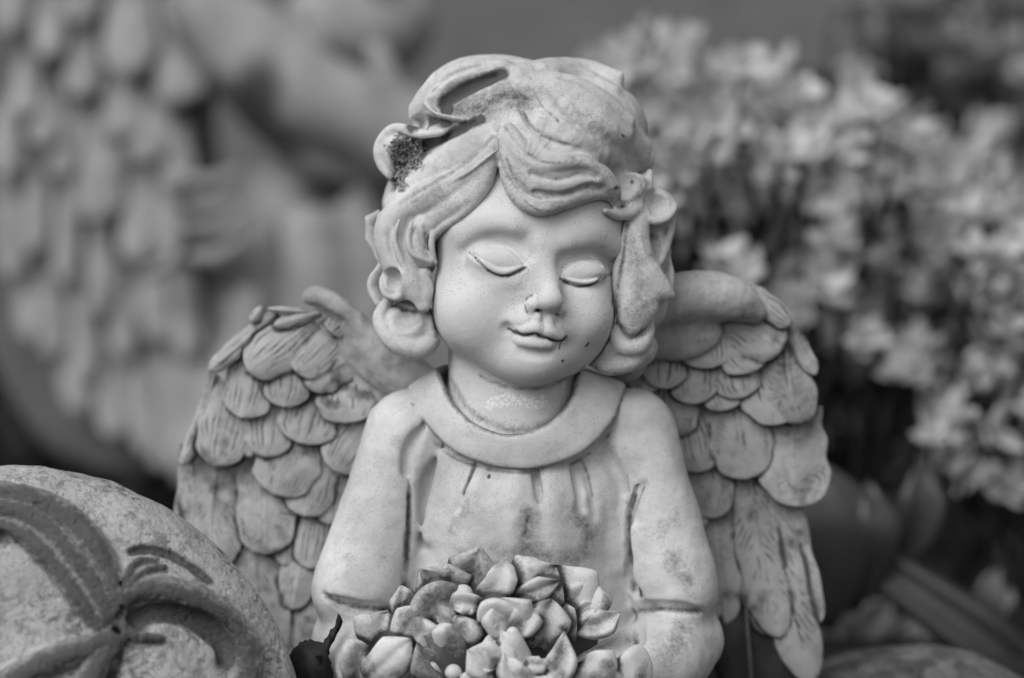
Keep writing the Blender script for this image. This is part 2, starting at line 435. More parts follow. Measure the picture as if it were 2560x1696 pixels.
Vh, Fh = H.mesh(P(1020, 1150, -340), P(1620, 250, 260), 5.5, 1)
drt = 0.8 * stroke_mask(Vh, [(H.on(lashL[2:]), 8, .95), (H.on(lashL[:4]), 5, .7), (H.on(lashR), 7.5, .95), (H.on(mouth), 7.5, 1.1), (H.on([(1408, 848), (1400, 862), (1398, 872)]), 5, 1),
    (H.on([(1330, 738), (1317, 748), (1312, 764), (1318, 780)]), 7, .75), (H.on(creR), 5, .5), (H.on([(1345, 777), (1352, 774)]), 9, 1),
    (H.on([(1390, 786), (1396, 788)]), 8, .9), (H.on([(1466, 866), (1471, 858)]), 5, 1.6), (H.on([(1405, 902), (1408, 903)]), 5, 1.4),
    (H.on([(1090, 700), (1092, 800), (1130, 880)]), 16, .5), (H.on([(1200, 940), (1260, 965), (1330, 972), (1400, 955), (1460, 915)]), 12, .55),
    (H.on([(1562, 560), (1552, 660), (1530, 760)]), 12, .8),
    (H.on([(1130, 950), (1180, 1030), (1280, 1075), (1380, 1050), (1430, 980)]), 22, .5)])
# pale crazed crust on the throat
hd = mesh_obj('head', Vh, Fh, M_HEAD, angel, drt)
ca = hd.data.attributes.new('crust', 'FLOAT', 'POINT')
ca.data.foreach_set('value', np.maximum(stroke_mask(Vh, [(H.on([(1225, 1010), (1265, 1000), (1340, 1010), (1355, 1000)]), 42, .85), (H.on([(1410, 960), (1425, 980)]), 40, .6)]),
    stroke_mask(Vh, [(H.on([(1300, 955), (1360, 953), (1420, 935), (1470, 905)]), 16, .5)])).astype(np.float32))
tag(hd, 'smooth round face with closed eyes and a faint smile')

# ------------------------------------------------------------------ hair
G = Sculpt()
G.ell(P(1318, 395, 45), (268, 255, 225), 50)
G.ell(P(1320, 520, 90), (285, 215, 250), 50)
G.ell(P(1180, 300, 60), (150, 170, 150), 50)
G.ell(P(1250, 270, 60), (170, 170, 126), 50)
G.ell(P(1480, 330, 60), (140, 170, 135), 50)
G.ell(P(1050, 520, 60), (95, 140, 120), 40)
GB = Sculpt(); GB.ops = list(G.ops) + HB.ops
if 0: print('DEPTH', [(q, round(float(GB.surf(*q)[0]))) for q in [(1240,380),(1160,440),(1050,500),(980,540),(1080,600),(1340,516),(1470,470),(1538,510),(1578,478),(1622,450),(1000,620),(1020,700),(1580,600),(1640,700),(1300,300),(1250,200),(1100,260),(1000,380),(1600,400)]])
C0 = P(1310, 450, 60)
def lock(pts, wid, thk, off=0.0, k=9, groove=0, gamp=0.12, mode='u', base=None, phase=0.0, nrm=None):
    b = base or GB
    p = b.on(pts, off); n = p - C0; n /= np.linalg.norm(n, axis=1, keepdims=True)
    if nrm is not None: n = np.broadcast_to(np.array(nrm, float), n.shape)
    G.ribbon(p, wid, thk, n, k, mode, groove=groove, gamp=gamp, phase=phase)
def gr(pts, rad, off=-3.0, k=7):
    G.chain(GB.on(pts, off), rad, k, 's')
def fp(pts): return np.array([P(*p) for p in pts])
def freelock(pts, wid, thk, nrm, k=6, groove=0, gamp=.1, mode='u'):
    G.ribbon(fp(pts), wid, thk, nrm, k, groove=groove, gamp=gamp, mode=mode, n=9 * len(pts))
def ridge(pts, rad, k=6): G.chain(fp(pts), rad, k)
def cut(pts, rad, k=7): G.chain(fp(pts), rad, k, 's')
def ball(c, r, k=12, mode='u', rz=0): G.ell(P(*c), r, k, mode, rz)

# crown: locks fan out from the top
for pts, w_, t_, o_ in [
    ([(1290, 182), (1380, 172), (1460, 186), (1540, 212)], [22, 36, 34, 16], [16, 26, 38, 36], -2),
    ([(1300, 195), (1400, 205), (1490, 245), (1566, 312)], [20, 32, 32, 18], [14, 20, 26, 28], -2),
    ([(1305, 215), (1410, 245), (1520, 310), (1604, 368)], [20, 32, 34, 24], [14, 18, 24, 28], 2),
    ([(1310, 230), (1400, 290), (1500, 360), (1608, 402)], [22, 34, 40, 30], [14, 14, 20, 30], 2),
    ([(1340, 240), (1360, 300), (1420, 370), (1500, 410)], [14, 24, 30, 34], [12, 18, 16, 10], 2),
    ([(1290, 250), (1310, 320), (1370, 385), (1460, 405)], [20, 28, 30, 22], [12, 18, 20, 16], 2),
    ([(1255, 168), (1160, 180), (1092, 215), (1045, 270)], [30, 38, 32, 22], [22, 26, 28, 22], 0),
    ([(1100, 240), (1058, 262), (1040, 310)], [20, 24, 20], [16, 22, 20], 2),
    ([(1270, 205), (1235, 260), (1200, 300), (1230, 340)], [26, 34, 34, 26], [10, 12, 12, 14], 8)]:
    lock(pts, w_, t_, o_ + 3, 18)
# a hollow under the crest, left of the crown
gr([(1250, 192), (1190, 215), (1140, 238), (1112, 258), (1120, 280), (1150, 284)], [6, 14, 21, 24, 20, 10], -6, 8)
lock([(1236, 182), (1172, 198), (1112, 220), (1088, 246), (1080, 268), (1094, 288), (1130, 298), (1160, 300)], [5, 8, 9, 8, 7, 6, 6, 5], [10, 16, 20, 22, 22, 18, 14, 8], -10, 5)
gr([(1085, 295), (1050, 308), (1030, 312)], [14, 18, 14], -6, 10)
# dark channel under it
gr([(1185, 306), (1130, 332), (1060, 362), (1010, 395)], [6, 15, 22, 30], -6, 8)
# front sweep, left
lock([(1232, 330), (1180, 378), (1100, 425), (1030, 465), (985, 515)], [20, 44, 50, 44, 30], [16, 24, 28, 28, 24], 6, 12)
lock([(1238, 345), (1205, 420), (1130, 470), (1050, 500), (988, 536)],
     [14, 34, 42, 40, 28], [18, 28, 32, 34, 32], -8, 7)
lock([(1240, 380), (1160, 440), (1065, 480), (985, 515), (958, 552)], [3, 5, 6, 6, 6], [8, 9, 9, 9, 9], -38, 5)
lock([(1240, 375), (1212, 450), (1160, 508), (1100, 542), (1066, 572), (1062, 610)],
     [8, 22, 30, 30, 26, 14], [14, 20, 22, 24, 26, 20], -10, 8)
lock([(1236, 400), (1206, 478), (1160, 532), (1105, 572), (1088, 596)],
     [4, 10, 12, 12, 8], [10, 14, 14, 14, 10], -8, 5)
# hanging mass, left: body, then the S-shaped valleys that part its folds
ball((1022, 610, -30), (76, 66, 110), 16)
freelock([(1010, 520, -60), (975, 570, -80), (985, 640, -90), (1020, 700, -105), (1058, 765, -110)], [34, 38, 40, 38, 16], [44, 46, 44, 34, 18], (-.2, -1, .1), 10)
freelock([(1060, 560, -90), (1040, 600, -105), (1050, 640, -112), (1084, 656, -105)], [26, 28, 24, 8], [26, 26, 24, 14], (0, -1, .1), 7)
freelock([(1060, 690, -90), (1066, 730, -98), (1062, 766, -110)], [20, 22, 9], [34, 32, 18], (0, -1, 0), 8)
cut([(1000, 540, -140), (978, 570, -136), (976, 606, -136), (984, 640, -136), (1004, 672, -138)], [4, 8, 9, 8, 4])
cut([(1030, 545, -142), (1012, 572, -142), (1008, 606, -142), (1020, 645, -145), (1046, 672, -145), (1084, 676, -135)], [4, 8, 8, 7, 6, 5])
cut([(1052, 560, -134), (1060, 590, -134), (1068, 620, -128)], [9, 14, 8], 8)
ridge([(1084, 575, -110), (1079, 610, -122), (1085, 655, -118)], [6, 8, 6])
ridge([(1030, 555, -128), (1020, 602, -134), (1035, 638, -136), (1085, 658, -122)], [5, 7, 7, 5])
ridge([(998, 552, -128), (986, 592, -132), (994, 630, -134), (1018, 686, -130)], [5, 7, 8, 7])
ridge([(951, 541, -78), (953, 580, -96), (964, 628, -110), (984, 660, -118), (1012, 686, -126)], [7, 9, 10, 9, 7])
# small cup
ball((985, 712, -62), (34, 60, 38), 8)
ball((984, 700, -120), (23, 24, 28), 10, 's')
ridge([(1016, 694, -118), (1012, 722, -120), (994, 744, -112), (966, 736, -100), (954, 706, -90), (962, 680, -92)], [6, 8, 9, 9, 8, 6])
ridge([(996, 746, -106), (1034, 770, -112), (1062, 768, -118)], [8, 10, 9], 12)
# lower curl
ball((1022, 822, -30), (76, 76, 72), 12)
ball((1012, 792, -110), (38, 30, 38), 10, 's')
ridge([(975, 745, -60), (950, 792, -66), (966, 835, -78), (1000, 864, -86), (1048, 872, -86), (1080, 850, -80), (1082, 800, -80)], [12, 18, 22, 24, 26, 22, 14], 10)
cut([(985, 775, -98), (996, 800, -96), (1020, 816, -96), (1046, 808, -98)], [4, 5, 5, 4])
cut([(1050, 785, -100), (1056, 810, -106)], [4, 3], 3)
# tufts behind, left
freelock([(950, 545, 50), (926, 566, 40), (930, 590, 30), (965, 655, 10)], [12, 18, 18, 12], [30, 34, 34, 30], (-.6, -1, .1))
freelock([(960, 672, 10), (943, 700, 10), (940, 725, 10), (955, 760, 0)], [12, 14, 14, 12], [30, 34, 34, 30], (-.6, -1, .1))
# flick with the lichen hollow
ball((1000, 385, -20), (58, 62, 74), 12)
ball((1016, 392, -86), (42, 44, 50), 10, 's', rz=20)
ridge([(1060, 335, -88), (1020, 325, -74), (990, 322, -60), (966, 336, -50), (950, 362, -46), (947, 392, -46), (958, 420, -50), (980, 445, -58)], [10, 13, 14, 14, 14, 13, 12, 9], 8)
ridge([(1010, 322, -70), (1035, 336, -88), (1092, 334, -108), (1130, 322, -120), (1158, 305, -128)], [8, 9, 9, 7, 4], 5)
# front scallops, right
lock([(1256, 345), (1262, 425), (1292, 485), (1340, 516), (1395, 508), (1470, 482), (1520, 486)],
     [8, 14, 20, 22, 22, 22, 14], [14, 20, 24, 26, 26, 26, 20], -12, 6)
lock([(1258, 335), (1290, 412), (1350, 458), (1420, 462), (1480, 442), (1515, 468), (1538, 510)],
     [14, 36, 44, 42, 36, 28, 8], [14, 24, 32, 34, 42, 42, 24], -22, 8)
lock([(1270, 318), (1305, 380), (1370, 415), (1440, 408), (1490, 425), (1522, 470)], [12, 22, 20, 16, 12, 6], [12, 20, 26, 30, 34, 24], -30, 6)
def cutg(pts, rad, off=0.0, k=6): G.chain(G.on(pts, off), rad, k, 's')
cutg([(1332, 222), (1352, 262), (1396, 304)], [3, 8, 3], 0, 12)
cutg([(1300, 262), (1330, 318), (1385, 352), (1450, 366)], [3, 7, 6, 3], 1, 12)
G.chain(G.on([(1250, 345), (1268, 410), (1300, 468), (1345, 502), (1400, 500)], 3), [4, 7, 8, 8, 4], 8)
G.chain(G.on([(1262, 338), (1300, 392), (1360, 420), (1440, 408), (1500, 425), (1530, 465)], 4), [5, 10, 12, 13, 12, 6], 10)
def soft(pts, rad, off, k=26): G.chain(G.on(pts, off), rad, k)
soft([(1345, 232), (1392, 298), (1445, 350), (1510, 388)], [7, 15, 15, 6], 3)
soft([(1290, 322), (1330, 368), (1400, 398), (1485, 398)], [7, 14, 13, 5], 3)
soft([(1390, 208), (1480, 255), (1568, 335)], [7, 15, 9], 3)
soft([(1420, 262), (1520, 330), (1608, 392)], [7, 15, 9], 3)
soft([(1360, 172), (1450, 188), (1535, 225)], [6, 13, 9], 3)
cutg([(1200, 165), (1130, 190), (1075, 235)], [3, 5, 3], 0, 10)
cutg([(1230, 345), (1170, 405), (1090, 455), (1010, 500)], [3, 6, 6, 3], 0, 10)
cutg([(1266, 330), (1300, 375), (1350, 400)], [3, 6, 3], 0, 10)
cutg([(1268, 400), (1288, 445), (1318, 482), (1356, 498)], [3, 5, 6, 3])
cutg([(1340, 480), (1400, 488), (1470, 468), (1505, 470)], [3, 6, 7, 4], 2, 12)
cutg([(1330, 436), (1390, 448), (1450, 434), (1490, 444)], [3, 6, 6, 3], 2, 14)
cutg([(1240, 372), (1246, 392), (1250, 410)], [4, 7, 4])
# crescent at the tip of the fringe
ball((1570, 486, -52), (60, 74, 52), 10, rz=-35)
ball((1566, 456, -112), (44, 44, 38), 8, 's', rz=-35)
ridge([(1512, 528, -188), (1540, 536, -158), (1574, 532, -122), (1604, 506, -92), (1622, 462, -66), (1624, 432, -50)], [6, 13, 16, 14, 12, 8], 14)
# right: upper cup, its outer wall, the big flap and the lower curl
ball((1640, 528, -30), (52, 60, 56), 10)
ball((1642, 508, -92), (34, 34, 34), 8, 's')
ridge([(1606, 505, -76), (1612, 536, -92), (1638, 553, -96), (1668, 545, -84), (1686, 518, -66), (1664, 490, -46), (1640, 478, -40)], [9, 10, 10, 9, 8, 7, 7])
ball((1622, 630, -10), (56, 70, 80), 12)
ball((1634, 612, -82), (26, 30, 48), 9, 's')
ridge([(1684, 528, -50), (1677, 580, -50), (1666, 622, -56), (1650, 655, -64), (1634, 668, -74)], [8, 9, 9, 10, 9])
freelock([(1662, 655, -10), (1668, 690, -10), (1668, 730, -10)], [12, 14, 12], [34, 34, 30], (.4, -1, 0))
ball((1606, 745, -20), (66, 74, 86), 14)
freelock([(1590, 535, -84), (1584, 610, -104), (1592, 690, -114), (1588, 770, -116), (1574, 838, -108)], [34, 42, 64, 54, 22], [30, 32, 30, 32, 24], (.12, -1, .05), 9)
freelock([(1620, 690, -116), (1650, 722, -108), (1676, 740, -92)], [28, 30, 10], [20, 22, 14], (.35, -1, .1), 14)
ridge([(1598, 590, -128), (1612, 643, -130), (1637, 685, -122), (1674, 737, -84)], [5, 6, 7, 7], 5)
ball((1560, 870, -40), (84, 80, 60), 10)
cut([(1534, 800, -118), (1548, 842, -130), (1580, 858, -134), (1616, 836, -120)], [8, 11, 11, 10], 7)
ridge([(1522, 790, -84), (1536, 836, -104), (1560, 868, -114), (1598, 866, -108), (1622, 830, -90), (1624, 800, -70)], [10, 16, 22, 22, 16, 8], 8)
ridge([(1480, 900, -40), (1520, 915, -80), (1570, 908, -96), (1608, 880, -86)], [16, 22, 24, 18], 14)
# keep the face clear
G.add(lambda p: HB.ev(p) - 3, P(1000, 980, -420), P(1600, 300, 300), 6, 's')
def strands(p):
    q = (p - C0) / 100.0
    th = np.arctan2(q[:, 0], q[:, 2])
    return 1.2 * vnoise(np.stack([th * 11, q[:, 1] * 1.2 + 5, np.linalg.norm(q, axis=1) * 1.3], 1)) + 0.9 * vnoise(p / 22.0)
G.add(strands, P(880, 980, -420), P(1720, 100, 400), 0, 'd')
Vg, Fg = G.mesh(P(890, 970, -320), P(1720, 110, 350), 5.5, 1)
gd = 0.85 * stroke_mask(Vg, [(G.on([(1252, 192), (1190, 214), (1140, 238), (1116, 258), (1120, 276)]), 30, 1.7), (G.on([(1140, 285), (1180, 262), (1220, 240)]), 30, .6),
    (G.on([(1200, 300), (1130, 335), (1060, 366)]), 24, 1.6), (G.on([(1120, 308), (1080, 305), (1030, 318)]), 26, 1.3), (G.on([(1040, 355), (1005, 385), (992, 455)]), 36, 1.4),
    (G.on([(1150, 265), (1200, 270), (1250, 240), (1310, 250)]), 75, .72), (G.on([(1440, 300), (1500, 330)]), 70, .4), (G.on([(1580, 600), (1600, 700), (1590, 790)]), 60, .36), (G.on([(1100, 470), (1040, 500)]), 50, .3), (G.on([(1430, 395), (1480, 405), (1540, 430)]), 34, .36),
    (G.on([(1545, 500), (1590, 490), (1612, 455)]), 30, .6), (G.on([(1540, 470), (1580, 455), (1600, 432)]), 9, 1), 
    (G.on([(1630, 590), (1630, 640)]), 26, .6), (G.on([(1540, 740), (1545, 800), (1570, 838), (1605, 828)]), 22, .75),
    (G.on([(1592, 780), (1620, 760), (1650, 745)]), 28, .45), (G.on([(1570, 560), (1558, 640), (1545, 720)]), 12, .7),
    (G.on([(985, 765), (1010, 775), (1040, 780)]), 13, .9), (G.on([(1060, 565), (1064, 620)]), 12, .6), (G.on([(1085, 655), (1080, 700), (1078, 760), (1090, 840)]), 12, .7),
    (G.on([(1205, 505), (1160, 555), (1095, 590), (1088, 650)]), 7, .6), (G.on([(1246, 350), (1244, 380)]), 8, .6), (G.on([(1310, 500), (1345, 525), (1390, 525)]), 6, .6),
    (G.on([(1332, 222), (1352, 262), (1396, 304)]), 8, .6), (G.on([(1300, 262), (1330, 318), (1385, 352), (1450, 366)]), 12, .6), 
    (G.on([(1555, 338), (1560, 341)]), 6, 1), (G.on([(1320, 385), (1360, 405), (1400, 408)]), 8, .7), (G.on([(1330, 476), (1400, 486), (1470, 466)]), 9, .5),
    (G.on([(1268, 400), (1288, 445), (1318, 482), (1356, 498)]), 9, .5), (G.on([(1230, 345), (1170, 405), (1090, 455), (1010, 500)]), 16, .35), (G.on([(1320, 430), (1390, 448), (1450, 430)]), 9, .45),
    (G.on([(1000, 880), (1060, 900), (1100, 880)]), 24, .4), (G.on([(1490, 920), (1560, 935), (1600, 925)]), 18, .5), (G.on([(1535, 880), (1570, 900)]), 34, .3)])
hair = mesh_obj('hair', Vg, Fg, M_HAIR, angel, gd)
# ------------------------------------------------------------------ robe: torso, sleeves, folds
B = Sculpt()
B.ell(P(1300, 1330, 90), (295, 185, 330), 60)
B.chain([P(1300, 1150, 80), P(1300, 1350, 60), P(1300, 1800, 60)], [200, 200, 215], 60)
B.ell(P(1300, 1560, 70), (296, 190, 430), 60)
B.chain([P(1060, 1100, 60), P(1300, 1080, 60), P(1545, 1095, 60)], [118, 130, 116], 60)          # shoulders
B.ell(P(1300, 1270, -40), (215, 120, 180), 60)
TB = Sculpt(); TB.ops = list(B.ops)
# upper arms
B.chain([P(1016, 1085, 36), P(976, 1200, 10), P(938, 1350, -14), P(902, 1475, -20)], [106, 102, 102, 110], 46)
B.chain([P(1588, 1080, 36), P(1620, 1200, 12), P(1654, 1340, -8), P(1684, 1475, -14)], [102, 101, 99, 102], 46)
# sleeve cuffs spread over the elbows, forearms coming forward
B.chain([P(940, 1300, -20), P(905, 1420, -40), P(882, 1480, -50)], [80, 96, 92], 50)
B.chain([P(1650, 1300, 0), P(1680, 1420, -25), P(1696, 1475, -35)], [80, 90, 86], 50)
B.chain([P(884, 1600, 10), P(935, 1655, -110), P(1050, 1720, -210)], [104, 112, 95], 30)
B.chain([P(1704, 1600, 20), P(1650, 1652, -90), P(1500, 1720, -200)], [104, 112, 95], 30)
# deep line between sleeve and body, crease above the forearm
def bcut(pts, rad, off=0.0, k=8): B.chain(B.on(pts, off), rad, k, 's')
bcut([(1022, 1205), (1020, 1290), (1017, 1380), (1010, 1470), (1003, 1530)], [3, 12, 18, 23, 26], 9, 9)
bcut([(1596, 1205), (1574, 1290), (1576, 1380), (1584, 1470), (1588, 1600)], [2, 9, 15, 22, 26], 9, 9)
bcut([(812, 1488), (850, 1506), (905, 1520), (955, 1524), (1000, 1535)], [5, 16, 18, 15, 12], 4, 14)
bcut([(1600, 1520), (1650, 1520), (1700, 1522), (1750, 1528)], [16, 16, 15, 7], 4, 12)
# pleats under the collar
for pts, r_, o_ in [([(1190, 1160), (1178, 1195), (1160, 1235), (1150, 1270)], [9, 10, 7, 3], -1),
                    ([(1452, 1145), (1470, 1190), (1482, 1240), (1488, 1290)], [8, 9, 7, 3], -1),
                    ([(1430, 1160), (1442, 1210), (1448, 1270)], [6, 10, 5], 9),
                    ([(1335, 1165), (1352, 1240), (1366, 1320)], [7, 14, 8], 16),
                                        ([(1110, 1120), (1082, 1190), (1068, 1270), (1062, 1360)], [6, 13, 12, 5], 11),
                    ([(1508, 1115), (1545, 1180), (1562, 1230)], [4, 6, 4], 1),
                    ([(1612, 1215), (1596, 1255), (1586, 1300)], [3, 6, 5], 1),
                    ([(1060, 1060), (1030, 1110), (1015, 1180)], [6, 14, 10], 12)]:
    bcut(pts, r_, o_, 24)
for pts, r_, o_ in [([(1205, 1170), (1185, 1240), (1172, 1360)], [9, 15, 10], 8), ([(1290, 1180), (1288, 1270), (1284, 1400)], [12, 18, 12], 12),
                    ([(1370, 1180), (1380, 1260), (1380, 1400)], [10, 15, 10], 9), ([(1462, 1150), (1500, 1200), (1530, 1300), (1535, 1420)], [9, 14, 12, 8], 7),
                    ([(1120, 1150), (1100, 1220), (1080, 1340)], [9, 14, 10], 8)]:
    B.chain(B.on(pts, o_ + 4), r_, 34)
B.add(lambda p: 3.2 * vnoise(p / 70.0) + 1.2 * vnoise(p / 26.0 + 7), P(740, 1900, -500), P(1860, 930, 400), 0, 'd')
Vb, Fb = B.mesh(P(750, 1790, -320), P(1850, 950, 290), 8.5, 1)
bd = 0.85 * stroke_mask(Vb, [(B.on([(1022, 1240), (1020, 1290), (1017, 1380), (1010, 1470), (1003, 1550)]), 14, .85),
    (B.on([(1590, 1240), (1575, 1290), (1577, 1380), (1585, 1470), (1588, 1530), (1590, 1610)]), 15, .85),
    (B.on([(820, 1490), (850, 1505), (905, 1519), (955, 1524), (1000, 1536)]), 15, .8), (B.on([(830, 1512), (880, 1528)]), 22, .4),
    (B.on([(1600, 1525), (1650, 1522), (1700, 1524), (1755, 1528)]), 16, .85), (B.on([(1188, 1160), (1176, 1195), (1160, 1235)]), 11, .9),
    (B.on([(1453, 1150), (1470, 1190), (1480, 1240)]), 8, .7), (B.on([(1223, 1190), (1222, 1194)]), 6, 1.6),
    (B.on([(1325, 1290), (1312, 1330), (1320, 1370), (1370, 1390)]), 50, .58), (B.on([(1320, 1295), (1308, 1340)]), 18, .8), (B.on([(1440, 1290), (1470, 1340), (1440, 1400)]), 56, .5),
    (B.on([(1230, 1370), (1340, 1385), (1420, 1390)]), 60, .34), (B.on([(1680, 1400), (1712, 1450)]), 46, .46), (B.on([(1640, 1330), (1690, 1300)]), 50, .34), (B.on([(1710, 1570), (1670, 1640)]), 70, .46), (B.on([(1170, 1260), (1130, 1330)]), 40, .36), (B.on([(900, 1600), (860, 1650)]), 60, .4), (B.on([(1250, 1420), (1120, 1440)]), 50, .4),
    (B.on([(1612, 1215), (1597, 1255), (1584, 1300)]), 5, .6), (B.on([(1568, 1185), (1572, 1220), (1566, 1260)]), 4, .7), (B.on([(1600, 1470), (1604, 1490)]), 7, 1.4),
    (B.on([(870, 1380), (880, 1420)]), 30, .3), (B.on([(990, 1100), (1040, 1180)]), 40, .25), (B.on([(1500, 1620), (1580, 1600)]), 26, .5),
    (B.on([(1030, 1010), (1090, 1110), (1170, 1160), (1300, 1182), (1430, 1160), (1520, 1090), (1556, 1000)]), 8, .7)])
robe = mesh_obj('robe', Vb, Fb, M_ROBE, angel, bd)

# ------------------------------------------------------------------ collar: a flat band lying round the neck
def collar():
    n, m_ = 220, 20; V = []; dd = []
    cx_i, cx_o = 1275, 1297
    inner = [(-180, 930, -40), (-150, 1000, -105), (-90, 1060, -150), (0, 1088, -172), (90, 1060, -160), (150, 1000, -120), (170, 930, -60)]
    front_in = catmull([P(1275 + a, b, c) for a, b, c in inner], n // 2)
    outer = [P(1020, 975, 20), P(1060, 1050, -58), P(1150, 1135, -128), P(1300, 1172, -160), P(1440, 1140, -142), P(1530, 1055, -80), P(1562, 965, 0)]
    front_out = catmull(outer, n // 2)
    def back(c0, c1, bulge, lift):
        t = np.linspace(0, 1, n // 2 + 2)[1:-1]; a = t * math.pi
        mid = (c0 + c1) / 2; e = (c0 - c1) / 2
        return mid + np.cos(a)[:, None] * e + np.sin(a)[:, None] * np.array([0, bulge, lift])
    I = np.vstack([front_in, back(front_in[-1], front_in[0], 190, 30)]); O = np.vstack([front_out, back(front_out[-1], front_out[0], 240, 10)])
    N = len(I)
    for i in range(N):
        u = O[i] - I[i]; tn = O[(i + 1) % N] - O[i - 1]; nr = np.cross(u, tn); nr /= np.linalg.norm(nr)
        if nr[1] > 0 and i < n // 2: nr = -nr
        if i >= n // 2 and nr[2] < 0: nr = -nr
        for j in range(m_):
            # rounded slab section
            if j < 12: t = j / 11; h = 7 + 2.5 * math.sin(math.pi * t) - 12 * max(0, abs(t - .5) * 2 - .86) ** 1.0 * 2; s_ = t
            else: t = 1 - (j - 12) / 7; h = -9; s_ = t
            p = I[i] + u * s_ + nr * h
            V.append(p); dd.append(0.5 * max(0, 1 - abs(s_ - 0) * 9) + 0.4 * max(0, 1 - abs(s_ - 1) * 12))
    V = np.array(V); V += 1.6 * np.stack([vnoise(V / 40), vnoise(V / 40 + 9), vnoise(V / 40 + 4)], 1)
    F = np.array([(i * m_ + j, ((i + 1) % N) * m_ + j, ((i + 1) % N) * m_ + (j + 1) % m_, i * m_ + (j + 1) % m_) for i in range(N) for j in range(m_)])
    return V, F, dd
V, F, dd = collar()
mesh_obj('collar', V, F, M_ROBE, robe, dd)

# ------------------------------------------------------------------ feathers
def feather_mesh(base, tip, width, bow=0.0, hump=7, thick=8, nu=44, nv=42, barb=1.7, seed=0, sharp=0.5, taper=0.62, mid=None, roll=0.0, view=(0, -1, 0)):
    """a carved feather: convex blade with a raised quill and oblique barb furrows, solid"""
    base = np.array(base, float); tip = np.array(tip, float); v = tip - base; L = np.linalg.norm(v); t = v / L
    nrm = np.array(view, float); nrm -= (nrm @ t) * t; nrm /= np.linalg.norm(nrm); sd = np.cross(t, nrm)
    r = np.random.default_rng(seed); fq = 15 / max(L, 60) * (1 + 0.3 * r.random()) * 1.6; ph = r.random() * 6
    u = np.linspace(0, 1, nu) ** 0.9; q = np.linspace(-1, 1, nv)
    U, Q = np.meshgrid(u, q, indexing='ij'); q_w = 1
    prof = np.minimum(1, taper + (1 - taper) * np.sin(np.minimum(U / 0.55, 1) * math.pi / 2)) * (1 - np.clip((U - 0.58) / 0.42, 0, 1) ** (2.2 + sharp)) ** (0.55)
    prof = np.maximum(prof, 0.02)
    W = width / 2 * prof
    edge = 1 + (0.05 * np.sin(U * 19 + ph) + .05 * vnoise(np.stack([U * 9, Q * 1.5, U * 0 + seed], -1).reshape(-1, 3)).reshape(U.shape)) * np.abs(Q)
    a = U * L; b = Q * W * edge
    bend = bow * np.sin(U * math.pi) * L
    h = hump * (1 - Q ** 2) * (0.5 + 0.5 * np.sin(np.clip(U, 0, 1) * math.pi)) 
    quill = 3.4 * np.exp(-(b / 5.0) ** 2) * (1 - 0.7 * U)
    phase = (a * .75 - np.abs(b) * 1.5) * fq * 2 * math.pi / 1.35 + ph + 2.2 * vnoise(np.stack([a / 38, b / 30, np.full_like(a, seed * 1.7)], -1).reshape(-1, 3)).reshape(a.shape)
    fur = np.clip(np.sin(phase), -0.2, 1) ** 2 * np.clip(vnoise(np.stack([a / 45, b / 22, np.full_like(a, 3.1 + seed)], -1).reshape(-1, 3)).reshape(a.shape) + 0.45, 0, 1)
    if L < 190 * 1.22:
        fan = np.sin(Q * (width / 2 * 2 * math.pi / (13 + 4 * r.random())) * (1 + .25 * U) + ph + U * 2.4 + 2.0 * vnoise(np.stack([a / 50, b / 25, np.full_like(a, seed * 2.3)], -1).reshape(-1, 3)).reshape(a.shape))
        fm = np.clip(vnoise(np.stack([a / 40, b / 16, np.full_like(a, 9.1 + seed)], -1).reshape(-1, 3)).reshape(a.shape) * 1.6 + .55, 0, 1)
        fur = np.clip(fan, -.1, 1) ** 2 * fm * .9 + .25 * fur
        quill = quill * .6
    fur = fur * np.clip(np.abs(b) / 8, 0, 1) * np.clip((1 - U) * 6, 0, 1) * np.clip((1 - np.abs(Q)) * 5, 0.15, 1)
    line = np.exp(-((np.abs(b) - 7) / 3.0) ** 2) * (U < 0.86) * (1 if L > 230 else 0) * np.clip(.6 + vnoise(np.stack([a / 60, np.sign(b), a * 0 + seed], -1).reshape(-1, 3)).reshape(a.shape), 0, 1)
    z = h + quill - barb * fur * 2 - 1.6 * line
    rnd = thick * np.sqrt(np.clip(1 - Q ** 2, 0, 1)) ** 0.6
    lift = np.clip((1 - U) * 5, 0, 1) ** 0.5
    top = base + a[..., None] * t + (b + bend)[..., None] * sd + (z + rnd * lift * 0.5 + roll * Q * width * .1)[..., None] * nrm
    bot = base + a[..., None] * t + (b + bend)[..., None] * sd + (h * .5 - rnd * 0.8 * lift + roll * Q * width * .1)[..., None] * nrm
    V = np.vstack([top.reshape(-1, 3), bot.reshape(-1, 3)]); n0 = nu * nv
    V[:n0] += 0.9 * vnoise(V[:n0] / 18)[:, None] * nrm
    i, j = np.meshgrid(np.arange(nu - 1), np.arange(nv - 1), indexing='ij'); k = (i * nv + j).ravel()
    Ft = np.stack([k, k + 1, k + nv + 1, k + nv], 1); Fb_ = n0 + Ft[:, ::-1]
    rim = [(i * nv) for i in range(nu)] + [(nu - 1) * nv + j for j in range(1, nv)] + [i * nv + nv - 1 for i in range(nu - 2, -1, -1)] + [j for j in range(nv - 2, 0, -1)]
    rim = np.array(rim); rn = np.roll(rim, -1)
    Fr = np.stack([rim, rn, rn + n0, rim + n0], 1)
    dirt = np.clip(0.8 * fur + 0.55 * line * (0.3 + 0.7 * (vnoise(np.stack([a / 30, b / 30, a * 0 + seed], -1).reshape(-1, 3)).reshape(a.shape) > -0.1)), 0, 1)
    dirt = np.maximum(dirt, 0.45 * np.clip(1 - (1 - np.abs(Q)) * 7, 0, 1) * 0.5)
    dirt = np.maximum(dirt, 0.42 * np.clip(1 - U * 2.2, 0, 1))
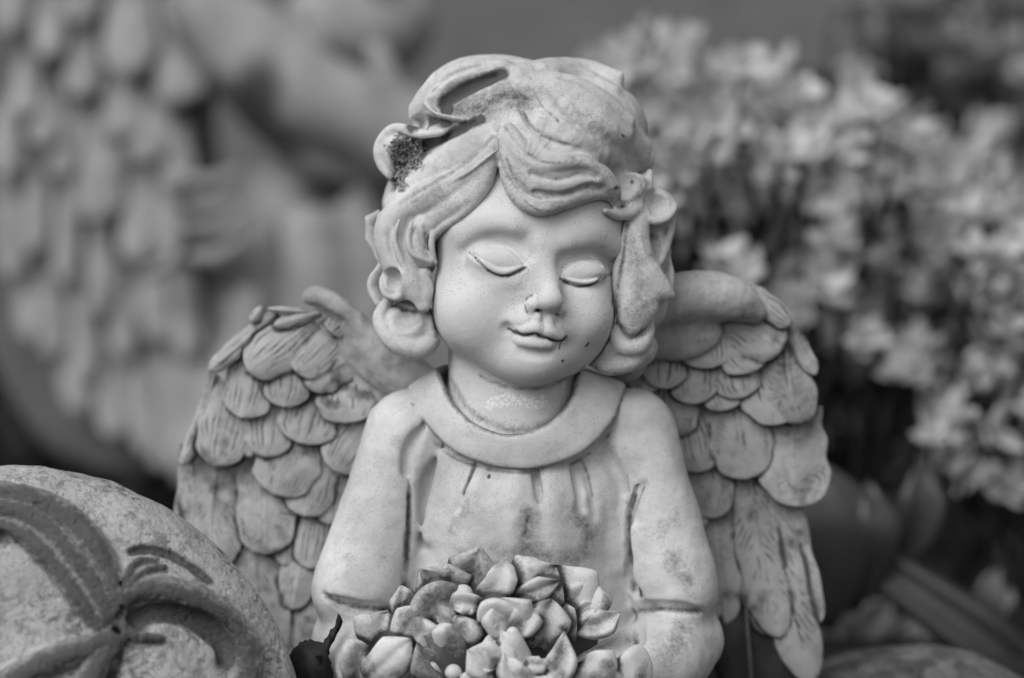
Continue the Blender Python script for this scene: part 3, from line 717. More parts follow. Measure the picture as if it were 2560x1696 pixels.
    dirt = np.concatenate([dirt.ravel(), np.full(n0, .4)])
    F = np.vstack([Ft, Fb_, Fr])
    if np.dot(np.cross(sd, t), nrm) > 0: F = F[:, ::-1]
    return V, F, dirt

def zl(x, y): return 420 + x / 2.613, 700 + y / 2.613
def zl2(x, y): return 420 + x / 2.631, 1100 + y / 2.631
def zr(x, y): return 1550 + x / 2.613, 640 + y / 2.613
def zr2(x, y): return 1700 + x / 2.252, 1000 + y / 2.252

def build_wing(name, plates, feats, lab, ridge_fn):
    Wg = Sculpt(); ridge_fn(Wg)
    V, F = Wg.mesh(*plates, 9, 1)
    dn = np.clip(vnoise(V / 60) * .4, 0, .3) 
    wing = mesh_obj(name, V, F, M_WING, angel, dn); tag(wing, lab)
    built = []
    for i, (fn, bx, by, tx, ty, w_, y, kw) in enumerate(feats):
        b = P(*fn(bx, by), y + 16); e = P(*fn(tx, ty), y - 6)
        b = b + (b - e) * (.22 if np.linalg.norm(b - e) < 210 else .04)
        kw = dict(kw); W_ = w_ / (2.0 if w_ > 180 else 2.5); nu_, nv_ = kw.get('nu', 44), kw.get('nv', 42)
        V, F, d = feather_mesh(b, e, W_, seed=i * 3 + len(plates), **kw)
        top = V[:nu_ * nv_].reshape(nu_, nv_, 3)
        rim = np.vstack([top[nu_ // 3:, 0], top[nu_ // 3:, -1], top[-1, ::3]])
        built.append((V, F, d, rim, y))
    allrim = [x[3] for x in built]
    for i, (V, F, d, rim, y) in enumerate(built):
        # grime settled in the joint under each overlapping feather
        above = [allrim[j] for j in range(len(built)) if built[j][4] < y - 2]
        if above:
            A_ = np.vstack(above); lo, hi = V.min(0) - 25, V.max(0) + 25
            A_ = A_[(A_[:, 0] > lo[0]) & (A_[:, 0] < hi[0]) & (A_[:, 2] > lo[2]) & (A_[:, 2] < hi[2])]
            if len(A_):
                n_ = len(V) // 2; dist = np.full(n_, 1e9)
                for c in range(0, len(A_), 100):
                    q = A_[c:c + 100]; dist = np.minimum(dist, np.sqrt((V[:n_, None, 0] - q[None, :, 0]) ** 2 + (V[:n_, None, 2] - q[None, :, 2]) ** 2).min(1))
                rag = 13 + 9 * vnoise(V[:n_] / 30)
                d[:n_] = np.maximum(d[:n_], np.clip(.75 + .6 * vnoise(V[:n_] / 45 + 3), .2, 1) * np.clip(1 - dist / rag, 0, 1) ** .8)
        d = np.maximum(d, .55 * np.clip(vnoise(V / 75 + 11) * 1.5, 0, 1) * np.clip(.6 + vnoise(V / 24), 0, 1))
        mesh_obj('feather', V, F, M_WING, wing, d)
    return wing

def lw_ridge(Wg):
    Wg.chain([P(1090, 960, 110), P(1010, 940, 120), P(930, 870, 130), P(860, 790, 135), P(790, 745, 130)], [34, 40, 34, 24, 16], 30)
    Wg.ell(P(968, 900, 140), (125, 26, 72), 40, rz=38)
    Wg.ell(P(900, 900, 185), (150, 30, 110), 40, rz=35)
    Wg.ell(P(980, 990, 205), (110, 30, 110), 40)
    Wg.ell(P(800, 1090, 262), (165, 24, 280), 40, rz=6)
    Wg.ell(P(740, 1400, 285), (160, 22, 330), 40)
    Wg.ell(P(860, 1400, 280), (90, 22, 330), 40)
    Wg.chain([P(772, 742, 128), P(798, 737, 120), P(850, 765, 112), P(905, 808, 112), P(960, 866, 108), P(1030, 920, 100), P(1085, 935, 80)], [17, 21, 20, 18, 16, 15, 12], 26)
    Wg.add(lambda p: 3 * vnoise(p / 50) + 1.6 * vnoise(p / 18), [-5000] * 3, [5000] * 3, 0, 'd')
    Wg.chain([P(790, 775, 112), P(850, 805, 108)], [10, 8], 14, 's')
K = dict
left_feats = [  # (zoom frame, base, tip, width, depth, options)
    (zl, 300, 640, 90, 1215, 110, 196, K(thick=20, hump=6, barb=.8, bow=-.03, sharp=1)),
    (zl2, 150, 60, 120, 900, 200, 232, K(bow=-.04, thick=14)),
    (zl2, 330, 60, 250, 900, 330, 226, K(nu=60, nv=48, taper=.8)),
    (zl2, 560, 640, 640, 1560, 300, 236, K(nu=50, nv=42)), (zl2, 430, 640, 470, 1500, 260, 242, K(nu=50, nv=42)),
    (zl2, 850, 720, 760, 1600, 250, 238, K(nu=50, nv=42)), (zl2, 960, 760, 1000, 1650, 260, 232, K(nu=50, nv=42)),
    (zl2, 640, 130, 645, 755, 310, 210, K(nu=56, nv=46, taper=.8, barb=3)),
    (zl2, 930, 500, 820, 1120, 200, 226, K()), (zl2, 780, 480, 770, 830, 170, 228, K()),
    (zl2, 1010, 480, 930, 850, 210, 214, K()), (zl2, 1130, 150, 1060, 560, 210, 202, K()),
    (zl2, 970, 140, 900, 505, 270, 194, K()), (zl2, 850, 0, 700, 362, 330, 184, K(nv=46)),
    (zl, 600, 200, 545, 275, 70, 132, K(thick=12, barb=.5)), (zl, 420, 770, 310, 1220, 270, 178, K(nv=44)), (zl, 690, 800, 640, 1160, 240, 176, K()),
    (zl, 1300, 900, 1080, 1250, 270, 172, K(nv=44)), (zl, 960, 760, 865, 1070, 310, 166, K(nv=44)), 
    (zl, 1330, 1000, 1210, 1290, 160, 178, K()), (zl, 600, 480, 480, 905, 270, 156, K(nv=44)), (zl, 1160, 650, 1165, 938, 300, 150, K(nv=44, taper=.85)),
    (zl, 800, 520, 760, 835, 240, 148, K(nv=42)), (zl, 700, 230, 265, 600, 130, 138, K(thick=22, hump=6, barb=1, sharp=1)),
    (zl, 880, 330, 520, 600, 250, 132, K(nv=44, thick=14, hump=16)), (zl, 1060, 380, 830, 600, 220, 134, K(nv=42)), (zl, 1200, 500, 900, 690, 200, 142, K(nv=42)),
    (zl, 940, 230, 690, 300, 90, 120, K(thick=16, barb=.6)), (zl, 900, 210, 650, 190, 50, 118, K(thick=14, barb=.4)), (zl, 1130, 270, 1060, 345, 150, 124, K(thick=8, barb=1)),
]
build_wing('wing', (P(400, 1800, 60), P(1120, 700, 340)), left_feats, 'wing on the left, seen open with rows of rounded feathers', lw_ridge)

def rw_ridge(Wg):
    Wg.chain([P(1560, 900, 120), P(1620, 790, 110), P(1680, 752, 100), P(1760, 738, 92), P(1836, 752, 92), P(1888, 782, 100)], [58, 64, 66, 64, 54, 28], 34)
    Wg.ell(P(1690, 830, 128), (120, 40, 72), 40)
    Wg.add(lambda p: 4 * vnoise(p / 60) + 1.6 * vnoise(p / 20), [-5000] * 3, [5000] * 3, 0, 'd')
    Wg.ell(P(1750, 850, 215), (150, 30, 130), 40)
    Wg.ell(P(1780, 1050, 256), (200, 24, 250), 40)
    Wg.ell(P(1850, 1350, 285), (110, 22, 300), 40)
    Wg.ell(P(1760, 1300, 280), (110, 22, 300), 40)
right_feats = [
    (zr2, 600, 520, 770, 1270, 210, 232, K(nu=70, nv=44, bow=.05, taper=.7, barb=1.6)),
    (zr2, 500, 430, 735, 1590, 250, 224, K(nu=90, nv=48, bow=.03, taper=.75, barb=2, sharp=1.5, hump=12)),
    (zr2, 400, 430, 560, 1340, 230, 216, K(nu=80, nv=44, bow=.03, taper=.8, barb=2, sharp=1, hump=12)),
    (zr2, 350, 640, 520, 1330, 220, 232, K(nu=50)),
    (zr2, 180, 620, 260, 1262, 210, 226, K(nu=50, nv=42, barb=3)), (zr2, 60, 700, 120, 1300, 200, 232, K(nu=50)),
    (zr2, 130, 330, 200, 668, 240, 212, K()), (zr2, 20, 420, 60, 760, 220, 214, K()),
    (zr, 1130, 1020, 1190, 1640, 370, 196, K(nu=56, nv=52, taper=.8, barb=3.4, bow=.05)), 
    (zr, 760, 980, 820, 1462, 320, 190, K(nv=46, taper=.8)), (zr, 470, 1030, 530, 1415, 270, 194, K(nv=42)), (zr, 340, 900, 400, 1180, 220, 186, K()),
    (zr, 1090, 520, 1180, 1100, 270, 164, K(nu=56, nv=46, thick=16, hump=16, bow=.06, taper=.3)), (zr, 1100, 470, 1280, 780, 120, 160, K(thick=16, barb=1)),
    (zr, 930, 680, 1060, 1100, 330, 164, K(nv=46, barb=3.2)), (zr, 640, 780, 700, 1010, 220, 168, K()), (zr, 730, 680, 800, 930, 230, 160, K()),
    (zr, 460, 650, 490, 970, 250, 158, K()), (zr, 310, 560, 270, 870, 230, 152, K()), (zr, 180, 620, 150, 900, 200, 160, K()),
    (zr, 540, 430, 600, 735, 280, 142, K(nv=42)), (zr, 400, 450, 400, 680, 220, 146, K()), (zr, 720, 450, 900, 745, 300, 140, K(nv=48, barb=3)),
    (zr, 740, 400, 1060, 620, 260, 132, K(nv=44, hump=18)), (zr, 880, 250, 1110, 460, 150, 112, K(thick=24, barb=.8)), 
]
build_wing('wing', (P(1500, 1760, -20), P(2080, 620, 340)), right_feats, 'wing on the right, with a smooth rounded shoulder above its feathers', rw_ridge)
# ------------------------------------------------------------------ bouquet of carved flowers in the hands
Q = Sculpt()
Q.ell(P(1150, 1640, -170), (230, 110, 120), 30); Q.ell(P(1290, 1600, -150), (200, 90, 110), 30); Q.ell(P(1180, 1760, -210), (330, 120, 120), 30)
V, F = Q.mesh(P(860, 1830, -340), P(1560, 1440, 20), 12, 0)
bouquet = mesh_obj('bouquet', V, F, M_ANGEL, angel, np.full(len(V), 1.0)); tag(bouquet, 'bouquet of carved lilies and roses held at the chest')
def zq(x, y, d): return P(740 + x / 2.63, 1340 + y / 2.63, d)
def petal_mesh(pts, width, thick=14, curl=0.0, tipc=0.0, nrm=(0, -1, 0.2), pointy=1.0, nu=30, nv=22, seed=0, wide=0.68, twist=0.0, dark=0.0, w0=0.58):
    c = catmull(pts, nu); L = np.linalg.norm(np.diff(c, axis=0), axis=1).sum(); V = []; Bk = []; dd = []
    nrm = np.array(nrm, float); r = np.random.default_rng(seed); ph = r.random() * 6
    for i in range(nu):
        u = i / (nu - 1); t = c[min(i + 1, nu - 1)] - c[max(i - 1, 0)]; t /= np.linalg.norm(t)
        n = nrm - (nrm @ t) * t; n /= np.linalg.norm(n); s_ = np.cross(t, n)
        a = twist * (u - .5); n, s_ = n * math.cos(a) + s_ * math.sin(a), s_ * math.cos(a) - n * math.sin(a)
        e = (w0 + (1 - w0) * math.sin(min(u / wide, 1) * math.pi / 2)) * (min(1.0, max(0.0, (1 - u) / (1 - wide))) ** (.55 + .4 * pointy))
        w_ = max(width / 2 * e, 1.0)
        for j in range(nv):
            q = -1 + 2 * j / (nv - 1); q = math.sin(q * math.pi / 2)
            cu = curl * width * 1.5 * (q * q - .8 * abs(q) ** 5 - .2) * e + .05 * width * math.sin(q * 3.1 + ph) * u + .13 * width * math.sin(abs(q) * math.pi) * (.4 + .6 * u) * e - (.5 + tipc) * L * max(0, u - .6) ** 2
            wav = 2.0 * math.sin(u * 7 + ph + q * 2) 
            b = thick / 2 * (max(0, 1 - abs(q) ** 6)) ** .5 * min(1, (1.04 - u) * 9) ** .5 * (1 + .35 * abs(q) ** 3)
            cen = 3.0 * math.exp(-(q * w_ / 6) ** 2) * (1 - u) 
            p = c[i] + s_ * q * w_
            V.append(p + n * (cu + wav + b - cen)); Bk.append(p + n * (cu + wav - b))
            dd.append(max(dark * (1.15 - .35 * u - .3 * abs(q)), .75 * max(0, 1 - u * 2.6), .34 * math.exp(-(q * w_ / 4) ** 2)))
    V = np.array(V + Bk); n0 = nu * nv; V += 1.2 * np.stack([vnoise(V / 24), vnoise(V / 24 + 9), vnoise(V / 24 + 4)], 1)
    i, j = np.meshgrid(np.arange(nu - 1), np.arange(nv - 1), indexing='ij'); k = (i * nv + j).ravel()
    Ft = np.stack([k, k + nv, k + nv + 1, k + 1], 1); Fb_ = n0 + Ft[:, ::-1]
    rim = np.array([i * nv for i in range(nu)] + [(nu - 1) * nv + j for j in range(1, nv)] + [i * nv + nv - 1 for i in range(nu - 2, -1, -1)] + [j for j in range(nv - 2, 0, -1)]); rn = np.roll(rim, -1)
    Fr = np.stack([rim, rn, rn + n0, rim + n0], 1)
    t = c[1] - c[0]; F = np.vstack([Ft, Fb_, Fr[:, ::-1]])
    return V, F, np.array(dd + [.5] * n0)
petals = [  # centreline (zoomed frame x, y, depth), width, options
    ([(1700, 520, -215), (1740, 370, -235), (1690, 190, -240)], 360, K(curl=0.09)),
    ([(1810, 540, -220), (1900, 420, -240), (1950, 290, -240)], 230, K(curl=0.14, pointy=.4)),
    ([(1080, 440, -235), (1150, 260, -262), (1200, 85, -280)], 235, K(curl=.18, pointy=.7, dark=.6)),
    ([(1080, 430, -240), (1020, 330, -272), (1000, 195, -290)], 200, K(curl=.15, pointy=.6, dark=.55, nrm=(.1, -1, .3))),
    ([(1060, 430, -240), (930, 350, -280), (828, 222, -300)], 210, K(curl=.2, pointy=.5, dark=.5, nrm=(.3, -1, .2))),
    ([(1050, 440, -250), (930, 430, -290), (830, 400, -300)], 150, K(curl=.2, pointy=.4, dark=.5, nrm=(.2, -1, .5))),
    ([(1440, 430, -240), (1560, 330, -275), (1700, 190, -275)], 300, K(curl=-0.10, pointy=.4, dark=.25)),
    ([(1420, 430, -262), (1560, 370, -300), (1745, 290, -296)], 110, K(curl=0.23, thick=16)),
    ([(1200, 440, -262), (1330, 320, -290), (1370, 155, -290)], 165, K(curl=0.23, pointy=.3, thick=14, nrm=(-.5, -1, .1))),
    ([(1790, 580, -225), (1890, 500, -250), (1985, 440, -250)], 92, K(curl=.3, thick=12)),
    ([(1830, 600, -232), (1990, 590, -262), (2140, 500, -262)], 125, K(curl=.25, thick=14)),
    ([(780, 640, -240), (760, 480, -262), (790, 400, -260)], 130, K(curl=.2, dark=.3)),
    ([(730, 620, -250), (720, 460, -268), (690, 325, -262)], 135, K(curl=.3, thick=13, pointy=.5)),
    ([(570, 740, -240), (570, 620, -270), (600, 500, -280)], 270, K(curl=-0.07, pointy=.6, dark=.25)),
    ([(1080, 420, -300), (930, 460, -330), (880, 640, -300)], 220, K(curl=0.23, thick=14, pointy=.4, dark=.5)),
    ([(1240, 470, -305), (1100, 440, -320), (1010, 480, -318)], 110, K(curl=0.27, thick=12)),
    ([(1600, 740, -290), (1640, 590, -318), (1680, 415, -320)], 215, K(curl=.12, pointy=.25, thick=13)),
    ([(1780, 700, -262), (1740, 560, -282), (1700, 400, -262)], 150, K(curl=-0.05)),
    ([(1090, 780, -300), (1070, 650, -330), (1055, 520, -335)], 250, K(curl=0.14, pointy=.8, thick=13)),
    ([(670, 740, -300), (740, 590, -325), (820, 460, -320)], 165, K(curl=-0.12, pointy=.3, thick=15)),
    ([(900, 720, -306), (850, 640, -330), (830, 540, -330)], 120, K(curl=0.18, pointy=.4, thick=14)),
    ([(1090, 930, -320), (940, 790, -345), (800, 680, -335)], 300, K(curl=.3, dark=.75, pointy=.7, nrm=(.2, -1, .5))),
    ([(470, 930, -330), (620, 810, -362), (755, 675, -350)], 190, K(curl=-0.12, pointy=.5, thick=15)),
    ([(400, 960, -290), (430, 820, -310), (500, 740, -300)], 210, K(curl=0.27, pointy=.3, thick=16, dark=.3)),
    ([(1500, 860, -350), (1720, 880, -372), (1765, 620, -350)], 140, K(curl=.25, thick=13)),
    ([(1470, 820, -352), (1580, 850, -370), (1660, 830, -366)], 80, K(thick=13)),
    ([(1640, 960, -360), (1440, 920, -380), (1365, 745, -370)], 130, K(curl=.2, thick=14)),
    ([(770, 960, -350), (860, 910, -372), (960, 930, -366)], 110, K(thick=15, pointy=.4)),
    ([(1900, 1040, -330), (1880, 900, -352), (1850, 840, -345)], 330, K(curl=0.18, pointy=.3, thick=14)),
    ([(2150, 1050, -310), (2150, 900, -330), (2080, 830, -325)], 280, K(curl=-0.10, pointy=.3, thick=14)),
    ([(1250, 990, -350), (1200, 920, -372), (1190, 880, -370)], 170, K(curl=0.18, pointy=.3, thick=14)),
    ([(1480, 700, -300), (1400, 540, -345), (1345, 408, -345)], 240, K(curl=.3, thick=15, pointy=.7)),
    ([(1500, 700, -320), (1330, 520, -352), (1190, 600, -345)], 150, K(curl=.3, thick=16, pointy=.5)),
    ([(1420, 640, -330), (1500, 560, -350), (1530, 470, -335)], 150, K(curl=.25, thick=14, pointy=.5)),
    ([(1370, 930, -345), (1340, 760, -366), (1310, 605, -350)], 170, K(curl=.3, thick=15, pointy=.5)),
    ([(1360, 930, -350), (1240, 830, -375), (1122, 748, -362)], 190, K(curl=.3, thick=15, pointy=.8)),
]
pb = []
for i, (pts, w_, kw) in enumerate(petals):
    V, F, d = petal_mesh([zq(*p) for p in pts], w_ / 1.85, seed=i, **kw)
    n_ = len(V) // 2; top = V[:n_].reshape(30, 22, 3); pb.append((V, F, d, np.vstack([top[6:, 0], top[6:, -1], top[-1, ::3]])))
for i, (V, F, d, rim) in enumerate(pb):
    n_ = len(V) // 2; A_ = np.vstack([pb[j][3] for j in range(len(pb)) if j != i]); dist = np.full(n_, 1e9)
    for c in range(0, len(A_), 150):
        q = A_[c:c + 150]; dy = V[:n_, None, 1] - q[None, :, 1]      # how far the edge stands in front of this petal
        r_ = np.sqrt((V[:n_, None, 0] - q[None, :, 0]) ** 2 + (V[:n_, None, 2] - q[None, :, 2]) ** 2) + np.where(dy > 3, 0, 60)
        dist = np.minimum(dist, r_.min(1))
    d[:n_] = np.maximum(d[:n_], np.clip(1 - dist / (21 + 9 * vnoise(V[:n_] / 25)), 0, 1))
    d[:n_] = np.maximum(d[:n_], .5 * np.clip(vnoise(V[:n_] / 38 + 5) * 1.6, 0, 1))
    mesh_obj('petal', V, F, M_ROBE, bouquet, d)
for (x, y, d, r, dk) in [(1098, 385, -300, 24, .15), (1035, 900, -372, 20, .1), (578, 740, -312, 21, .2), (1150, 500, -322, 9, .2)]:
    Sb = Sculpt(); c = zq(x, y, d); Sb.chain([c + [0, 30, -6], c], [r * .7, r], 6); V, F = Sb.mesh(c - r * 2.2, c + [r * 2.2, 60, r * 2.2], 5, 0)
    mesh_obj('stamen', V, F, M_ANGEL, bouquet, np.clip((c[2] - V[:, 2]) / r, 0, 1) * .4 + dk * .5)
Sb = Sculpt(); Sb.chain([zq(1425, 640, -372), zq(1440, 700, -366), zq(1475, 790, -345)], [15, 22, 26], 6)
V, F = Sb.mesh(zq(1330, 900, -410), zq(1570, 560, -300), 6, 1); mesh_obj('bud', V, F, M_ANGEL, bouquet)

# ------------------------------------------------------------------ lichen tuft in the hair
rl = np.random.default_rng(3); V = []; F = []
cl = [(988, 358), (1005, 352), (1022, 360), (1040, 372), (1052, 382), (1000, 378), (1018, 385), (1034, 395), (1046, 400), (978, 372), (1005, 402), (1022, 412), (1008, 430), (998, 446), (1003, 462), (1030, 380), (990, 390), (1014, 370), (1036, 412)]
for (x, y) in cl:
    for _ in range(16):
        px, py = x + rl.normal() * 7, y + rl.normal() * 7
        yb = float(G.surf(px, py)[0]) - rl.random() * 9 - 2
        if yb > 60: continue
        p = P(px, py, yb); d = np.array([rl.normal() * .8, -abs(rl.normal()) * .6 - .3, rl.normal() * .8]); d /= np.linalg.norm(d)
        for br in range(3):
            dd_ = d + rl.normal(size=3) * .7; dd_ /= np.linalg.norm(dd_); s_ = np.cross(dd_, rl.normal(size=3)); s_ /= np.linalg.norm(s_); w_ = 1.3 + rl.random() * 1.4; L = 4 + rl.random() * 5
            k = len(V); n_ = np.cross(dd_, s_)
            V += [p - s_ * w_ * .5, p + s_ * w_ * .5, p + dd_ * L + s_ * w_ * 1.1, p + dd_ * L - s_ * w_ * 1.1, p + dd_ * L * 1.25 + n_ * 1.5, p + dd_ * L * .6 + n_ * w_ * 1.2]
            F += [(k, k + 1, k + 5), (k + 1, k + 2, k + 5), (k + 2, k + 4, k + 5), (k + 4, k + 3, k + 5), (k + 3, k, k + 5)]
M_LICHEN = stone('grey_lichen', .42, .1, speck=.2, mott=.3, rough=.95, bump=.1)
li = mesh_obj('lichen', V, F, M_LICHEN, angel, None, smooth=False); tag(li, 'grey leafy lichen growing in the hollow of the hair', kind='stuff')

# ------------------------------------------------------------------ carved round stone, front left
Z = Sculpt()
Z.ell(P(26, 1884, -250), (712, 300, 690), 10)
ZB = Sculpt(); ZB.ops = list(Z.ops)
def zon(pts, o=0.0): return ZB.on(pts, o)
zs = []
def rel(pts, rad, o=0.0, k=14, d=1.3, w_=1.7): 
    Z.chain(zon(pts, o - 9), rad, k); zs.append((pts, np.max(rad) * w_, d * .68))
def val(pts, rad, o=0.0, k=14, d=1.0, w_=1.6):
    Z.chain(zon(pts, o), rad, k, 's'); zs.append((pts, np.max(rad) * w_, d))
rel([(-20, 1225), (90, 1248), (190, 1310), (258, 1400), (290, 1500), (300, 1570)], [22, 28, 32, 30, 24, 18], 4)
rel([(-20, 1262), (80, 1292), (160, 1362), (228, 1450), (272, 1540)], [22, 28, 30, 28, 18], 2)
rel([(-20, 1312), (60, 1340), (122, 1398), (188, 1485), (245, 1565)], [20, 26, 28, 26, 18], 6)
rel([(149, 1271), (200, 1310), (240, 1358), (259, 1402)], [5, 7, 7, 4], -22, 6, 0)
rel([(318, 1500), (356, 1478), (425, 1478), (510, 1512), (596, 1580), (622, 1650), (612, 1710)], [14, 24, 32, 36, 36, 36, 34], 4)
val([(310, 1582), (356, 1540), (436, 1532), (508, 1560), (556, 1606), (562, 1650)], [12, 20, 26, 28, 24, 14], 0, 12, 1.5)
val([(330, 1381), (372, 1375), (425, 1390), (479, 1422), (518, 1452)], [8, 12, 13, 10, 3], 0, 8, 1.2)
rel([(300, 1500), (318, 1440), (345, 1405), (385, 1402)], [14, 13, 11, 6], 2)
rel([(306, 1510), (335, 1450), (370, 1425), (410, 1418)], [10, 10, 9, 5], 2)
rel([(290, 1590), (220, 1620), (110, 1660), (0, 1720)], [24, 30, 36, 34], 4)
rel([(300, 1600), (250, 1660), (200, 1740)], [20, 30, 36], 6)
val([(300, 1560), (292, 1620), (272, 1710)], [12, 16, 18], 0, 12, 1.3)
val([(298, 1462), (304, 1520), (296, 1575)], [5, 9, 9], -16, 8, 1.1)
Z.chain(zon([(-110, 1370), (-20, 1350), (30, 1338), (66, 1330)], 8), [24, 24, 16, 6], 16, 's'); zs.append(([(-20, 1342), (30, 1338), (60, 1340)], 34, 1.2))
rel([(300, 1560), (340, 1590), (400, 1598)], [14, 16, 10], 2)
Z.add(lambda p: 3.5 * vnoise(p / 60.0) + 1.6 * vnoise(p / 20.0 + 3), P(-700, 1900, -700), P(900, 1000, 200), 0, 'd')
Z.add(lambda p: 2.2 * np.clip(vnoise(p / 11.0) - .35, 0, 1) * 3, P(-700, 1900, -700), P(900, 1000, 200), 0, 'd')
V, F = Z.mesh(P(-120, 1830, -600), P(840, 1120, -120), 8, 1)
M_URN = stone('speckled_cast_stone', .46, .055, speck=1.4, mott=.3, gran=1.0, bump=.9, rough=.7)
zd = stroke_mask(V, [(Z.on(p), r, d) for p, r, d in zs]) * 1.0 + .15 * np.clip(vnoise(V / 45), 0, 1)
urn = mesh_obj('carved_stone_ball', V, F, M_URN, None, zd, origin=P(26, 1830, -250))
tag(urn, 'round speckled stone with carved scroll leaves, front left of the cherub', 'carved stone')

# ------------------------------------------------------------------ stone rim, bottom right
Z2 = Sculpt(); Z2.ell(P(2270, 2012, 560), (520, 330, 436), 10)
Z2.add(lambda p: 4 * vnoise(p / 60.0) + 2 * vnoise(p / 22.0), P(1500, 2600, 0), P(3000, 1500, 1200), 0, 'd')
V, F = Z2.mesh(P(1700, 1830, 150), P(2900, 1540, 900), 14, 1)
pot = mesh_obj('round_stone', V, F, stone('mossy_stone', .2, .03, speck=1.5, mott=.6, gran=1, bump=.7, rough=.85), None, np.clip(vnoise(V / 40) + .1, 0, .5), origin=P(2270, 1830, 560))
tag(pot, 'blurred dark mottled stone dome at the bottom right behind the wing', 'stone')

# ------------------------------------------------------------------ leaf outlines helper
def blade(outline, thick, mat, name, parent=None, bulge=10, depth=-150, fold=None):
    """solid leaf from an outline of (px, py) points, domed, with real thickness"""
    n = len(outline)
    V = [P(x, y, depth - bulge * math.sin(x / 19 + y / 27) + sd * thick) for sd in (0, 1) for x, y in outline]
    F = [tuple(range(n)), tuple(range(2 * n - 1, n - 1, -1))] + [(i, i + n, (i + 1) % n + n, (i + 1) % n) for i in range(n)]
    return mesh_obj(name, V, F, mat, parent)
def leafmat(name, lo, hi, rough=.5, scale=40, spec=.4):
    m, t, b = nodes_of(name); v = objvec(t)
    c = ramp(t, noise(t, scale, 4, .6, v), [(.35, lo), (.65, hi)]); t.links.new(c, b.inputs['Base Color']); b.inputs['Roughness'].default_value = rough
    b.inputs['Specular IOR Level'].default_value = spec
    return m
M_DRY = leafmat('dark_dry_leaf', .012, .022, .6, 500, .25)
ol = [(735, 1621), (746, 1612), (748, 1606), (758, 1604), (762, 1600), (770, 1602), (774, 1597), (781, 1600), (786, 1603), (797, 1604), (808, 1607), (811, 1598), (818, 1593), (823, 1583), (825, 1574), (833, 1571), (838, 1564), (840, 1550), (846, 1533), (852, 1541), (857, 1554), (855, 1563), (849, 1576), (842, 1587), (836, 1603), (829, 1612), (823, 1625), (825, 1634), (821, 1641), (825, 1650), (829, 1658), (827, 1666), (832, 1675), (834, 1684), (832, 1692), (837, 1702), (834, 1740), (790, 1770), (730, 1760), (700, 1700), (715, 1650)]
dl = blade(ol, 4, M_DRY, 'dry_leaf', None, 3, -195); tag(dl, 'dark jagged dry leaf standing between the round stone and the sleeve', 'leaf')
# ------------------------------------------------------------------ ground and wall
GZ = (848 - 1800) * 1.0
def plane(name, pts, mat, kind='structure'):
    V = np.array(pts, float); o = mesh_obj(name, V, [tuple(range(len(V)))], mat, None, None, smooth=False); return tag(o, kind=kind)
M_SOIL = leafmat('dark_soil', .018, .04, .95, 25, .1)
n = 60; gx = np.concatenate([[-60000], np.linspace(-9000, 9000, n), [60000]]); gy = np.concatenate([[-9000], np.linspace(-2500, 9000, n), [60000]])
XX, YY = np.meshgrid(gx, gy, indexing='ij'); V = np.stack([XX.ravel(), YY.ravel(), np.full(XX.size, GZ)], 1)
V[:, 2] += 25 * vnoise(V / 300) + 14 * vnoise(V / 90) - 20
m_ = len(gy); i, j = np.meshgrid(np.arange(len(gx) - 1), np.arange(m_ - 1), indexing='ij'); k = (i * m_ + j).ravel()
tag(mesh_obj('ground', V, np.stack([k, k + m_, k + m_ + 1, k + 1], 1), M_SOIL, None), kind='structure')

def boxm(lo, hi):
    lo, hi = np.array(lo, float), np.array(hi, float)
    V = np.array([[(lo, hi)[a][0], (lo, hi)[b][1], (lo, hi)[c][2]] for a in (0, 1) for b in (0, 1) for c in (0, 1)])
    return V, [(0, 1, 3, 2), (4, 6, 7, 5), (0, 4, 5, 1), (2, 3, 7, 6), (0, 2, 6, 4), (1, 5, 7, 3)]
M_WALL = stone('plaster_wall', .17, .05, speck=0, mott=.25, bump=.2, rough=.9)
V, F = boxm([-14000, 9000, GZ - 100], [14000, 9600, 9000]); wl = mesh_obj('garden_wall', V, F, M_WALL, None, None, False)
tag(wl, 'plain grey plaster garden wall far behind everything', 'wall')

# ------------------------------------------------------------------ large angel statue behind, left
YB = 4200
big = empty('large_angel_statue', P(500, 1800, YB) * [1, 1, 0] + [0, 0, GZ])
tag(big, 'large blurred stone angel with a feathered wing standing behind the cherub on the left', 'statue')
M_BIG = stone('old_grey_stone', .36, .05, speck=.3, mott=.3, bump=.2, rough=.85)
kb = 1 + YB / D
A = Sculpt()
A.ell(P(860, 900, YB + 350), (420 * kb, 300, 620 * kb), 100)                                   # draped body
A.chain([P(430, -60, YB - 40), P(640, 130, YB - 80), P(800, 250, YB - 150), P(1020, 340, YB - 120)], np.array([80, 120, 110, 115]) * kb, 80)   # raised arm
A.chain([P(560, 200, YB), P(740, 380, YB - 10), P(960, 420, YB)], np.array([40, 38, 50]) * kb, 60)
A.ell(P(900, 60, YB + 420), (200 * kb, 220, 150 * kb), 60)                                     # head behind the arm
A.chain([P(780, 80, YB + 100), P(800, 100, YB + 60), P(800, 120, YB + 60)], np.array([22, 28, 18]) * kb, 40)
A.chain([P(940, 120, YB + 60), P(960, 170, YB + 30), P(980, 240, YB)], np.array([26, 36, 30]) * kb, 40)
A.chain([P(740, 560, YB + 20), P(800, 640, YB - 30), P(780, 900, YB), P(640, 1200, YB)], np.array([60, 90, 80, 70]) * kb, 80)
A.chain([P(900, 540, YB + 40), P(930, 700, YB), P(900, 1000, YB)], np.array([60, 70, 70]) * kb, 80)
A.chain([P(560, 780, YB + 20), P(620, 760, YB - 20), P(600, 900, YB), P(470, 1180, YB)], np.array([30, 46, 50, 40]) * kb, 60)
A.chain([P(680, 20, YB - 20), P(730, 160, YB - 40), P(800, 215, YB - 40), P(900, 215, YB - 30)], np.array([30, 44, 44, 40]) * kb, 40, 's')
